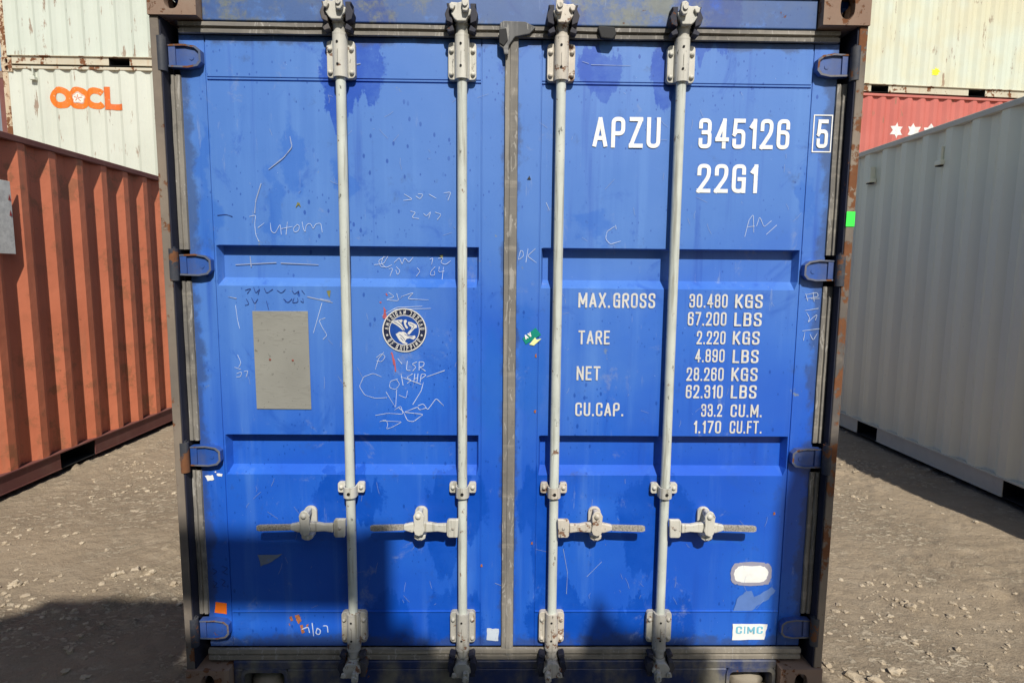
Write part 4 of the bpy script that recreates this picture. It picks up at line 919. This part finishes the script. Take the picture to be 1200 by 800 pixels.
def disc(mb, cx, cz, r, y, r_in=0.0, n=64):
    for k in range(n):
        a, b = 2*pi*k/n, 2*pi*(k+1)/n
        if r_in: mb.face([(cx+r_in*cos(a), y, cz+r_in*sin(a)), (cx+r_in*cos(b), y, cz+r_in*sin(b)), (cx+r*cos(b), y, cz+r*sin(b)), (cx+r*cos(a), y, cz+r*sin(a))][::-1])
        else: mb.face([(cx, y, cz), (cx+r*cos(b), y, cz+r*sin(b)), (cx+r*cos(a), y, cz+r*sin(a))])
EX, EZ, ER = -.385, 1.415, .079
m = MB(); disc(m, EX, EZ, ER, YL); emb = m.build('emblem', plain('emblem_navy', (.010, .016, .050), .5), doors[-1], label='round blue and white bureau emblem with an eagle')
m = MB(); disc(m, EX, EZ, ER*1.02, YL-.0012, ER*.965); disc(m, EX, EZ, ER*.71, YL-.0012, ER*.675); m.build('emblem_ring', WHITE_D, doors[-1])
m = MB(); disc(m, EX, EZ, ER*.675, YL-.0009); m.build('emblem_field', plain('emblem_blue', (.008, .06, .30), .5), doors[-1])
def arc_text(mb, s, cx, cz, r, a0, a1, h, inward=False, stroke=.2):
    ws = [(.3 if c == ' ' else GL[c][0]+stroke+.16) for c in s]; tot = sum(ws); t = 0
    for c, w in zip(s, ws):
        a = a0+(a1-a0)*(t+w/2)/tot; t += w
        if c == ' ': continue
        for pts, rr, cl in GL[c][1]:
            tmp = MB(); glyph_stroke(tmp, pts, rr, cl, stroke); V = []
            for u, _, v in tmp.v:
                lx = (u-GL[c][0]/2)*h*.95; lz = (v+.065)*h
                if not inward: rad = r+lz; tx, tz = sin(a), -cos(a); V.append((cx+rad*cos(a)+lx*tx, YL-.0018, cz+rad*sin(a)+lx*tz))
                else: rad = r+h-lz; tx, tz = -sin(a), cos(a); V.append((cx+rad*cos(a)+lx*tx, YL-.0018, cz+rad*sin(a)+lx*tz))
            mb.mesh(V, tmp.f)
m = MB(); arc_text(m, 'AMERICAN BUREAU', EX, EZ, ER*.735, radians(181), radians(-1), ER*.20, stroke=.17)
arc_text(m, 'OF SHIPPING', EX, EZ, ER*.735, radians(208), radians(332), ER*.20, True, stroke=.17)
for a in (196, 344):
    cx, cz = EX+ER*.83*cos(radians(a)), EZ+ER*.83*sin(radians(a)); P = [(cx+(.0058 if k % 2 == 0 else .0024)*cos(pi/2+k*pi/5), cz+(.0058 if k % 2 == 0 else .0024)*sin(pi/2+k*pi/5)) for k in range(10)]
    for k in range(10): m.face([(cx, YL-.0018, cz), (*((P[(k+1) % 10][0], YL-.0018, P[(k+1) % 10][1])),), (P[k][0], YL-.0018, P[k][1])])
m.build('emblem_lettering', WHITE_D, doors[-1])
def flat(mb, P, y): mb.face([(a, y, b) for a, b in P])
eg = MB(); K = ER/400*.98*1.02; f = lambda L_: [(EX+(a-398)*ER/213, EZ-(b-428)*ER/213) for a, b in L_]
flat(eg, f([(272, 352), (300, 330), (372, 322), (384, 330), (372, 350), (392, 398), (404, 430), (378, 424), (346, 396), (312, 372)]), YL-.0016)
flat(eg, f([(392, 330), (418, 322), (424, 342), (412, 360), (420, 380), (436, 400), (424, 414), (408, 398), (396, 366)]), YL-.0016)
flat(eg, f([(436, 344), (470, 348), (520, 374), (524, 400), (496, 412), (480, 430), (462, 452), (446, 470), (426, 462), (440, 440), (462, 420), (470, 396), (448, 384), (436, 364)]), YL-.0016)
flat(eg, f([(312, 468), (344, 446), (384, 440), (412, 452), (430, 478), (468, 486), (502, 478), (508, 500), (486, 520), (452, 506), (420, 512), (400, 540), (428, 556), (422, 570), (384, 560), (350, 532), (330, 500)]), YL-.0016)
eg.build('emblem_eagle', WHITE_D, doors[-1])
fe = MB()
for a in [[(300, 345), (360, 380), (396, 424)], [(340, 334), (380, 370), (400, 410)], [(450, 360), (500, 382), (470, 420)], [(350, 470), (380, 490), (400, 520)], [(400, 466), (440, 488), (480, 496)], [(372, 350), (388, 396)], [(360, 500), (386, 530)]]:
    ribbon(fe, roundpoly(f(a), .006), .0016, YL-.0022)
fe.build('emblem_line', plain('emblem_line_blue', (.010, .05, .22), .5), doors[-1])

def metal_plate():
    m = Mat('dull_stainless_plate', .45, metal=.12, spec=.5)
    c = m.mix(m.rng(m.noise(4, 6), .3, .7), (.29, .285, .25), (.245, .24, .21))
    ln = m.math('MULTIPLY', m.rng(m.noise(120, 2, stretch=(.25, 1, 1)), .54, .62), m.rng(m.noise(9, 3, stretch=(.3, 1, 2)), .45, .6)); c = m.mix(m.mul(ln, .18), c, (.16, .15, .13))
    c = m.mix(m.mul(m.rng(m.noise(70, 4), .66, .70), .6), c, (.10, .09, .08))
    m.color(c); m.bump(m.noise(3, 3), .004, .5); m.bump(ln, .0004, .5); return m.m
m = MB(); m.prism([(-.936, 1.481), (-.735, 1.482), (-.733, 1.118), (-.934, 1.119)], YD-.003, YD-.0002); pl = m.build('metal_plate', metal_plate(), doors[-1], .0008, label='blank grey metal data plate riveted to the left door')
m = MB(); m.dome((-.878, YD-.003, 1.303), .0045, .002); m.dome((-.795, YD-.003, 1.301), .0045, .002); m.build('plate_rivet', plain('rusty_rivet', (.22, .07, .05), .8), doors[-1])

def decal(name, P, col, D, y=YL, rough=.5, label=None, mat=None):
    m = MB(); flat(m, P, y) if (sum(P[i][0]*P[(i+1) % len(P)][1]-P[(i+1) % len(P)][0]*P[i][1] for i in range(len(P))) > 0) else flat(m, P[::-1], y)
    return m.build(name, mat or plain(name+'_paint', col, rough, 0, .12), D, label=label)
RESID = paint_white('glue_residue', (.30, .29, .36), .5); TORN = paint_white('torn_white_label', (.78, .78, .74), .05)
rr = random.Random(8)
def ragged(P, j, n=5):
    out = []
    for i, p in enumerate(P):
        q = P[(i+1) % len(P)]
        for k in range(n): t = k/n; out.append((p[0]+(q[0]-p[0])*t+rr.uniform(-j, j)*(k > 0), p[1]+(q[1]-p[1])*t+rr.uniform(-j, j)*(k > 0)))
    return out
decal('glue_patch', ragged(rrect(.868, 1.026, .430, .522, .03), .004, 2), (.2, .2, .2), doors[1], YL+.0007, mat=RESID)
decal('torn_label', ragged(rrect(.878, 1.012, .441, .510, .032, 3), .003, 2), (.8, .8, .8), doors[1], YL, mat=TORN, label='torn blank white label with rounded corners')
decal('glue_patch', ragged([(.880, .318), (.956, .324), (.986, .352), (1.02, .372), (1.045, .408), (1.028, .424), (.985, .392), (.962, .382), (.95, .408), (.925, .402), (.895, .372)], .003, 3), 0, doors[1], YL, mat=paint_white('blue_grey_residue', (.10, .19, .46), .9))
decal('sticker', ragged([(.885, .202), (1.012, .204), (1.022, .268), (.884, .270)], .0018, 4), (.8, .8, .8), doors[1], YL, mat=TORN, label='torn white maker sticker with pale blue letters')
m = MB()
cz0, ch = .222, .030
for s_, x0, x1 in (('C', .898, .922), ('I', .930, .935), ('M', .943, .972), ('C', .980, 1.004)):
    text_run(m, s_, x0, x1, cz0+.008, ch, YL-.0012, .15 if s_ != 'M' else .12)
m.build('sticker_lettering', plain('pale_blue_ink', (.20, .52, .66), .6), doors[1])
decal('sticker', [(-1.128, .318), (-1.082, .312), (-1.080, .356), (-1.122, .362)], (.95, .19, .01), doors[-1], YL, label='square orange sticker low on the left door')
decal('sticker', [(.048, 1.388), (.060, 1.366), (.116, 1.402), (.096, 1.428)], (.0, .22, .16), doors[1], YL, label='small green sticker with white letters beside the seam')
m = MB(); q = MB(); text_run(q, 'AV', 0, .028, 0, .016, YL-.001, .2)
m.mesh([(.060+x*.86-(z)*.5, y, 1.384+z*.86+x*.5) for x, y, z in q.v], q.f); m.build('sticker_lettering', WHITE, doors[1])
decal('sticker_scrap', [(.073, 1.366), (.090, 1.362), (.118, 1.388), (.100, 1.384), (.094, 1.392)], (.75, .78, .35), doors[1], YL-.001)
decal('foil_patch', ragged([(-.080, .204), (-.034, .200), (-.032, .250), (-.078, .253)], .002, 4), 0, doors[-1], YL, mat=paint_white('scratched_foil', (.50, .56, .62), 1.0))
decal('glue_patch', ragged([(-.955, .552), (-.860, .556), (-.90, .525), (-.945, .505)], .003, 4), 0, doors[-1], YL, mat=paint_white('grey_residue', (.16, .20, .27), .9))
for k, P in enumerate([[(-1.138, .862), (-1.108, .866), (-1.104, .848), (-1.128, .842)], [(-1.092, .872), (-1.072, .870), (-1.074, .860), (-1.094, .864)], [(-1.103, .878), (-1.095, .880), (-1.097, .874)]]):
    decal('paint_chip', ragged(P, .002, 3), 0, doors[-1], YL, mat=TORN)
decal('paint_chip', ragged([(.058, 1.958), (.072, 1.958), (.066, 1.972)], .001, 3), (.02, .02, .02), doors[1], YL)
FLAKE = plain('rust_flake', (.40, .14, .05), .85, 0, .5, 60)
for P in ([(-.820, .308), (-.806, .311), (-.796, .284), (-.806, .270), (-.817, .286)], [(-.803, .266), (-.792, .268), (-.784, .236), (-.796, .230)], [(-.842, .300), (-.832, .303), (-.828, .284), (-.838, .282)], [(-.778, .268), (-.770, .272), (-.776, .252)], [(-.846, .272), (-.841, .275), (-.842, .262)]): decal('paint_chip', ragged(P, .002, 3), 0, doors[-1], YL, mat=FLAKE)
for x, z in ((.098, 1.325), (.097, 1.115), (.092, .60), (-.100, .51), (1.02, .72)): decal('paint_chip', ragged([(x-.004, z-.005), (x+.004, z-.006), (x+.003, z+.006), (x-.003, z+.004)], .002, 3), 0, doors[1 if x > 0 else -1], YL, mat=FLAKE)
GOLD = plain('greenish_scuff', (.20, .20, .07), .8, 0, .4)
for P in ([(-.760, 1.870), (-.752, 1.868), (-.748, 1.852), (-.756, 1.862), (-.768, 1.850)], [(-.665, 1.556), (-.650, 1.558), (-.655, 1.530)], [(-.260, 1.688), (-.245, 1.692), (-.250, 1.676)]):
    decal('paint_chip', ragged(P, .001, 2), 0, doors[-1], YL if P[0][1] < 1.6 or P[0][1] > 1.72 else YL+.034, mat=GOLD)

# chalk, crayon and scratches drawn on the doors by hand
def put_scribbles():
    mats = {'white': CHALK, 'pale': SCRAPE, 'dark': MARKER, 'red': REDMARK, 'pink': REDMARK}
    names = {'white': 'chalk_mark', 'pale': 'scrape', 'dark': 'marker_scrawl', 'red': 'crayon_mark', 'pink': 'crayon_mark'}
    wd = {'f': .0016, 'g': .0022, 'b': .0038, 'w': .0035}
    for kind, L_ in SCRIB.items():
        for s in (-1, 1):
            for w, P in L_:
                if (P[0][0] > 0) != (s > 0): continue
                m = MB()
                z = sum(p[1] for p in P)/len(P); y = YL+(.0335 if 1.60 < z < 1.69 and abs(P[0][0]) > .12 else 0)
                ribbon(m, roundpoly(P, .008), wd[w]*(1.3 if kind == 'red' else 1), y, square=False, taper=True)
                if m.v: m.build(names[kind], mats[kind], doors[s])
put_scribbles()
# pale scratch haze
m = MB(); rs = random.Random(5)
for k in range(150):
    x = rs.uniform(-1.03, 1.03); z = rs.choice((rs.uniform(.33, .86), rs.uniform(1.73, 2.27), rs.uniform(1.03, 1.56)))
    if abs(x) < .12: continue
    a = rs.gauss(pi/2, .5) if rs.random() < .5 else rs.uniform(0, pi); l = rs.uniform(.006, .05)
    ribbon(m, [(x, z), (x+cos(a)*l*.5+rs.gauss(0, .002), z+sin(a)*l*.5), (x+cos(a)*l, z+sin(a)*l)], .0008, YL, square=False)
for s in (-1, 1):
    q = MB()
    for f_ in m.f:
        P = [m.v[i] for i in f_]
        if (P[0][0] > 0) == (s > 0) and all(.33 < p[2] < .86 or 1.73 < p[2] < 2.27 or 1.03 < p[2] < 1.56 for p in P): q.face(P)
    q.build('fine_scratch', SCRAPE, doors[s])['kind'] = 'stuff'
# green tape on the right post
m = MB(); m.prism([(1.188, 1.800), (1.2185, 1.800), (1.2185, 1.852), (1.188, 1.852)], .0015, .0038); m.build('tape', plain('fluorescent_green_tape', (.05, .85, .08), .5, 0, .05), blue, label='square of bright green tape on the right corner post')

# ================================================================== side containers
def paint_orange():
    m = Mat('faded_orange_paint', .6, spec=.3)
    c = m.mix(m.rng(m.noise(1.5, 5), .3, .7), (.60, .19, .098), (.52, .158, .08))
    bn = m.mul(m.rng(m.noise(6, 8, rough=.72), .50, .62), m.rng(m.noise(1.1, 3), .40, .58)); c = m.mix(m.mul(bn, .65), c, (.27, .125, .06))
    sp = m.rng(m.noise(22, 7, rough=.75), .66, .69); c = m.mix(m.mul(sp, .85), c, (.12, .055, .03))
    st = m.rng(m.noise(14, 4, stretch=(1, 1, .06)), .55, .75); c = m.mix(m.mul(st, .25), c, (.30, .17, .10))
    m.color(c); m.bump(m.noise(3, 4), .02, .6); m.bump(m.noise(40, 5), .001, .6); return m.m
orange = empty('shipping_container', (-3.565, .70, .02), pi/2, 'rust orange shipping container with deep vertical ribs, left of the blue one', 'shipping container', 'shipping containers in the yard')
OR_RAIL = painted('oxide_rail', (.165, .060, .045), (.13, .045, .04), rust=.3, dirt=.15, streak=.1, rough=.7)
po = build_container(orange, 6.058, 2.438, 2.591, paint_orange(), OR_RAIL, CAST, pitch=.298, depth=.046, flat=.22, pockets=((1.82, 2.22), (3.84, 4.24)))
m = MB(); m.box(1.20, 1.555, .002, .008, 1.72, 2.235); sg_ = m.build('marking_panel', plain('weathered_white_panel', (.78, .76, .68), .7, 0, .3, 18), orange, .002, label='weathered white panel with small red triangle marks')
m = MB()
for z in (1.99, 2.10): m.face([(1.525, .0, z), (1.549, .0, z), (1.537, .0, z+.045)])
m.build('warning_mark', plain('faded_red_mark', (.45, .06, .05), .7), orange)


def paint_grey():
    m = Mat('new_grey_paint', .38, spec=.5)
    c = m.mix(m.rng(m.noise(.8, 4), .3, .7), (.82, .79, .59), (.78, .75, .56))
    st = m.rng(m.noise(5, 4, stretch=(1, 1, .08)), .5, .75); c = m.mix(m.mul(st, .25), c, (.70, .64, .48))
    sp = m.rng(m.noise(30, 5, rough=.75), .68, .70); c = m.mix(m.mul(sp, .5), c, (.22, .2, .16))
    m.color(c); m.bump(m.noise(2.2, 3), .008, .5); return m.m
GREY = paint_grey()
grey = empty('shipping_container', (3.63, 5.72, .02), -pi/2, 'tall pale grey-green shipping container in shade, right of the blue one', 'shipping container', 'shipping containers in the yard')
pg = build_container(grey, 6.058, 2.438, 2.896, GREY, painted('grey_rail', (.64, .59, .46), (.58, .54, .42), rust=-.3, dirt=.2, streak=.1, rough=.5), CAST, pitch=.272, depth=.038, flat=.25, pockets=((1.98, 2.30), (3.74, 4.10)))
for lx in (1.89, 2.83, 5.3):
    xw = 5.72-lx
    v = MB(); px = 5.72-(5.72-lx)
    v.prism([(lx-.014, 2.58), (lx+.014, 2.58), (lx+.014, 2.70), (lx-.014, 2.70)], -.008, .045); v.prism([(lx-.038, 2.545), (lx+.038, 2.545), (lx+.034, 2.585), (lx-.034, 2.585)], -.022, .045)
    v.build('vent', GREY, grey, .006); v = MB(); v.box(lx-.030, lx+.030, -.016, .03, 2.536, 2.5448); v.build('vent_mouth', HOLE, grey)

# ================================================================== the stacked row behind
def paint_cream(name, base, alt, off, warm=0.0, low=0.0):
    m = Mat(name, .55, spec=.35, off=off)
    c = m.mix(m.rng(m.noise(.7, 5), .35, .65), base, alt)
    st = m.rng(m.noise(4.5, 4, stretch=(1, 1, .07)), .52, .76); c = m.mix(m.mul(st, .35), c, tuple(x*.82 for x in base))
    if warm: c = m.mix(m.mul(m.rng(m.noise(.9, 3), .45, .65), warm), c, (.55, .45, .22))
    rs_ = m.math('ADD', m.mul(m.noise(7, 8, stretch=(1.3, 1, .16), rough=.72), .75), m.mul(m.noise(3.0, 4), .3)); 
    if low: rs_ = m.math('ADD', rs_, m.mul(m.rng(m.sep()[2], .15, 1.0, 1, 0), low))
    rm = m.rng(rs_,   .618, .64)
    c = m.mix(m.mul(rm, .8), c, m.mix(m.noise(9, 3), (.16, .14, .10), (.28, .13, .07)))
    dr = m.rng(m.noise(16, 6, stretch=(1.2, 1, .4), rough=.75), .685, .70); c = m.mix(m.mul(dr, .8), c, (.10, .09, .07))
    m.color(c); m.rough(.6); m.bump(m.noise(1.6, 4), .02, .5); return m.m
CREAM = paint_cream('cream_paint', (.52, .54, .46), (.48, .50, .42), (0, 0, 0))
CREAM2 = paint_cream('pale_green_paint', (.48, .52, .445), (.45, .485, .41), (5, 2, 1), 0, .05)
CREAM3 = paint_cream('yellowed_cream_paint', (.52, .56, .46), (.52, .53, .42), (9, 4, 6), .35)
CREAM_RAIL = painted('rusty_cream_rail', (.50, .47, .36), (.44, .40, .30), rust=.9, rusts=6, dirt=.3, streak=.5, rough=.75, dirtcol=(.40, .26, .14))
CREAM_POST = painted('rusty_cream_post', (.50, .42, .30), (.44, .35, .23), rust=1.3, rusts=6, dirt=.4, streak=.7, rough=.8, dirtcol=(.45, .24, .12))
G_ = 'shipping containers in the yard'
XL, YLr = -8.78, 8.66
for lvl, mat, lab in ((0, painted('brown_stack_paint', (.16, .07, .05), (.20, .09, .06)), 'dull brown container at the bottom of the left-hand stack, hidden by the orange one'),
                      (1, CREAM, 'cream container with orange letters OOCL on its ribbed side, upper left'),
                      (2, CREAM2, 'pale green-white rust-streaked container on top of the one lettered OOCL')):
    e = empty('shipping_container', (XL, YLr, lvl*2.591), radians(.6), lab, 'shipping container', G_)
    pc = build_container(e, 6.058, 2.438, 2.591, mat, CREAM_RAIL if lvl else OR_RAIL, CAST if not lvl else CREAM_POST, pockets=((1.84, 2.20), (3.86, 4.22)), post=CREAM_POST if lvl else None, lip=.022)
    if lvl == 1:
        def arcp(cx, cz, r, a0, a1, n=28, sx=1.0): return [(cx+r*sx*cos(a0+(a1-a0)*k/n), cz+r*sin(a0+(a1-a0)*k/n)) for k in range(n+1)]
        lg = MB(); z = 2.04; w = .155
        ribbon(lg, arcp(.82, z, .165, 0, 2*pi)[:-1], w*.86, 0, True)
        ribbon(lg, arcp(1.19, z, .175, 0, 2*pi)[:-1], w*.80, 0, True)
        ribbon(lg, arcp(1.55, z, .165, radians(42), radians(318), sx=1.05), w*.86, 0, False, False)
        lg2 = MB(); ribbon(lg2, [(1.80, z+.245), (1.80, z-.178), (2.10, z-.178)], .135, 0, square=False); ribbon(lg2, [(1.80, z-.10), (1.80, z-.245)], .135, 0, square=False)
        ORG = paint_white('orange_logo_paint', (.70, .165, .015), .7, (.50, .50, .40))
        for g_ in (lg, lg2): g_.v = [(.76+(x-.59)*.834, y, 2.055+(zz-2.04)*.79) for x, y, zz in g_.v]
        o1 = on_wall(lg, pc, .004).build('logo_lettering', ORG, e); o2 = on_wall(lg2, pc, .007).build('logo_lettering', paint_white('orange_logo_paint_faded', (.64, .14, .025), .7, (.50, .50, .40)), e)
        fm = MB(); cx, cz = 1.19, z; P = []
        for k in range(60):
            a = 2*pi*k/60; r = .125*(.80+.26*abs(cos(2.5*(a-pi/2)))); P.append((cx+r*cos(a), cz+r*sin(a)))
        for k in range(60): fm.face([(cx, 0, cz), (P[(k+1) % 60][0], 0, P[(k+1) % 60][1]), (P[k][0], 0, P[k][1])])
        fm.v = [(.76+(x-.59)*.834, y, 2.055+(zz-2.04)*.79) for x, y, zz in fm.v]
        on_wall(fm, pc, .008).build('logo_flower', plain('logo_flower_white', (.72, .72, .64), .6), e)
        ft = MB()
        for k in range(5):
            a = pi/2+k*2*pi/5; ribbon(ft, [(cx+.018*cos(a), cz+.018*sin(a)), (cx+.07*cos(a), cz+.07*sin(a))], .014, 0)
            ribbon(ft, arcp(cx+.075*cos(a), cz+.075*sin(a), .045, a-1.5, a+1.5, 8), .007, 0)
        ft.v = [(.76+(x-.59)*.834, y, 2.055+(zz-2.04)*.79) for x, y, zz in ft.v]
        on_wall(ft, pc, .012).build('logo_flower_line', plain('logo_flower_pink', (.65, .22, .14), .6), e)
        v = MB(); v.prism([(.515, 2.42), (.535, 2.42), (.535, 2.56), (.515, 2.56)], -.01, .04); v.prism([(.48, 2.34), (.57, 2.34), (.565, 2.40), (.485, 2.40)], -.03, .04); v.build('vent', CREAM, e, .006)
        tp = MB(); tp.box(.02, .085, -.008, -.0, 1.36, 1.42); tp.build('tape', plain('green_tape_far', (.12, .75, .10), .6), e, label='small green tape square on the rusty post')
XR_, YRr = 5.55, 9.38
REDP = paint_cream('faded_red_paint', (.44, .115, .09), (.49, .145, .115), (2, 8, 3))
RED_RAIL = painted('faded_red_rail', (.44, .13, .10), (.40, .11, .09), rust=.3, dirt=.2, rough=.7)
for lvl, mat, lab in ((0, painted('grey_stack_paint', (.20, .21, .20), (.25, .25, .24)), 'grey container at the bottom of the right-hand stack, hidden by the grey-green one'),
                      (1, REDP, 'faded red container with white six-pointed stars, behind the grey-green one'),
                      (2, CREAM3, 'yellowed cream container with one yellow splat, on top of the red one')):
    e = empty('shipping_container', (XR_, YRr, lvl*2.591), radians(5.2), lab, 'shipping container', G_)
    pc = build_container(e, 6.058, 2.438, 2.591, mat, (OR_RAIL, RED_RAIL, CREAM_RAIL)[lvl], (CAST, CAST, CREAM_POST)[lvl], pockets=((1.50, 1.86), (3.56, 3.92)), lip=.022)
    if lvl == 1:
        for k, sx in enumerate((2.115, 2.475, 2.835, 3.195)):
            sm = MB(); cz = 1.905; R = .155; P = [(sx+(R if q % 2 == 0 else R*.60)*sin(q*pi/6), cz+(R if q % 2 == 0 else R*.60)*cos(q*pi/6)) for q in range(12)]
            for q in range(12): sm.face([(sx, 0, cz), (*[(P[q][0], 0, P[q][1])][0],), (P[(q+1) % 12][0], 0, P[(q+1) % 12][1])])
            on_wall(sm, pc, .004).build('star', paint_white('white_star_paint', (.72, .70, .66), .7, (.40, .12, .10)) if k == 0 else bpy.data.materials['white_star_paint'], e)
    if lvl == 2:
        ym = MB(); cx, cz = 2.84, .44; P = [(cx+(.066+.02*sin(q*2.9)+.012*cos(q*1.7))*cos(q*pi/9), cz+(.066+.02*sin(q*2.9))*sin(q*pi/9)) for q in range(18)]
        for q in range(18): ym.face([(cx, 0, cz), (P[(q+1) % 18][0], 0, P[(q+1) % 18][1]), (P[q][0], 0, P[q][1])])
        on_wall(ym, pc, .004).build('paint_splat', plain('fluorescent_yellow', (.85, .85, .02), .6, 0, .05), e)
for lvl in (0, 1):
    e = empty('shipping_container', (-15.1, 9.0, lvl*2.591), 0, ('slate blue container at the far left, under its twin' if lvl == 0 else 'slate blue container whose ribs just show beside the rusty cream post, far left'), 'shipping container', G_)
    build_container(e, 6.058, 2.438, 2.591, painted('slate_paint_%d' % lvl, (.17, .21, .25), (.20, .24, .28), rust=0, dirt=.2), OR_RAIL, CAST, pitch=.15, depth=.02)

# ================================================================== behind the camera: inferred stack and added shapes that throw the shadow along the foot of the doors
SH = tan(SUN_EL)/cos(SUN_AZ); TX = tan(SUN_AZ)
for (x, lvl, lab) in ((-5.75, 0, 'green container behind the viewer, lower of the left pair'), (-5.75, 1, 'green container behind the viewer, upper of the left pair')):
    e = empty('shipping_container', (x, -4.93-2.438, lvl*2.58), 0, lab, 'shipping container', 'shipping containers behind the viewer')
    build_container(e, 7.56, 2.438, 2.58, painted('dark_green_paint_%d' % lvl, (.05, .12, .08), (.06, .14, .09), rust=.5), OR_RAIL, CAST)
TOPZ = 5.16
STEEL = painted('caster_steel', (.30, .26, .08), (.34, .28, .08), rust=.5)
WOOD = plain('caster_timber', (.30, .24, .17), .8, 0, .4, 12)
bar_caster = empty('shadow_post_arm', (.60, -5.35, TOPZ), 0, 'yellow post with a level arm, unseen, added behind the viewer for its bar of shadow', 'shadow_caster')  # added post and arm, shaped for the shadow bar on the left door
m = MB(); m.box(-.062, .045, -.065, .065, 0, .86); m.build('mast', STEEL, bar_caster, .008)
m = MB(); m.prism([(.0445, .63), (.0445, .85), (-1.62, .85), (-1.80, .66)], -.06, .0595); m.build('arm', STEEL, bar_caster, .008)
m = MB(); m.box(-.16, .16, -.16, .16, 0, .02); m.build('base_plate', STEEL, bar_caster, .004)
e = empty('low_shadow_block', (-.30, -5.5, TOPZ), 0, 'long low block, unseen, added behind the viewer to raise the shadow edge at left', 'low_shadow_block')  # added block; its height sets the shadow edge on the left ground
for k in range(3): m = MB(); m.box(-5.3, 0, .02+k*.0-.02, .52, .0+k*.10,   .08+k*.10); m.build('board', WOOD, e, .004)
e = empty('low_shadow_bar', (-.28, -5.2, TOPZ), 0, 'low bar, unseen, added behind the viewer to lift the shadow under the left door', 'shadow caster')  # added bar that raises the foot shadow under the left door
m = MB(); m.box(0, 1.03, 0, .2, 0, .125); m.build('beam', WOOD, e, .006)
e = empty('shadow_bump', (.705, -5.48, TOPZ), 0, 'square stub, unseen, added behind the viewer for a block of shadow', 'shadow_bump'); m = MB(); m.box(-.048, .048, -.06, .06, .30, .60); m.build('shadow_stub', STEEL, e, .004); m = MB(); m.box(-.05, .085, -.09, .09, 0, .40); m.build('base_box', STEEL, e, .004)  # added shape for the stepped block of shadow beside the post shadow
e = empty('shadow_bump', (1.46, -5.2, TOPZ), 0, 'peaked block, unseen, added behind the viewer for a bump of shadow', 'shadow_bump'); m = MB(); m.prism([(-.11, 0), (.34, 0), (.32, .25), (.06, .27), (-.02, .36), (-.10, .30)], -.08, .08); m.build('base_box', STEEL, e, .004); m = MB(); m.cyl((-.04, 0, .28), (-.04, 0, .46), .032, .02); m.build('shadow_stub', STEEL, e)  # added shape for the peaked shadow low on the right door
pole = empty('shadow_pole', (2.29, -5.5, 0), 0, 'tall steel pole behind the viewer, inferred from its shadow and widened to deepen it', 'light pole')  # unseen pole inferred from a band of shadow; girth set to deepen it
m = MB(); m.cyl((0, 0, 0), (0, 0, 6.35), .23, .12); m.build('pole', GREY, pole)
m = MB(); m.box(-.10, .10, -.12, .12, 6.35, 6.43); m.build('pole_head', GREY, pole, .01)
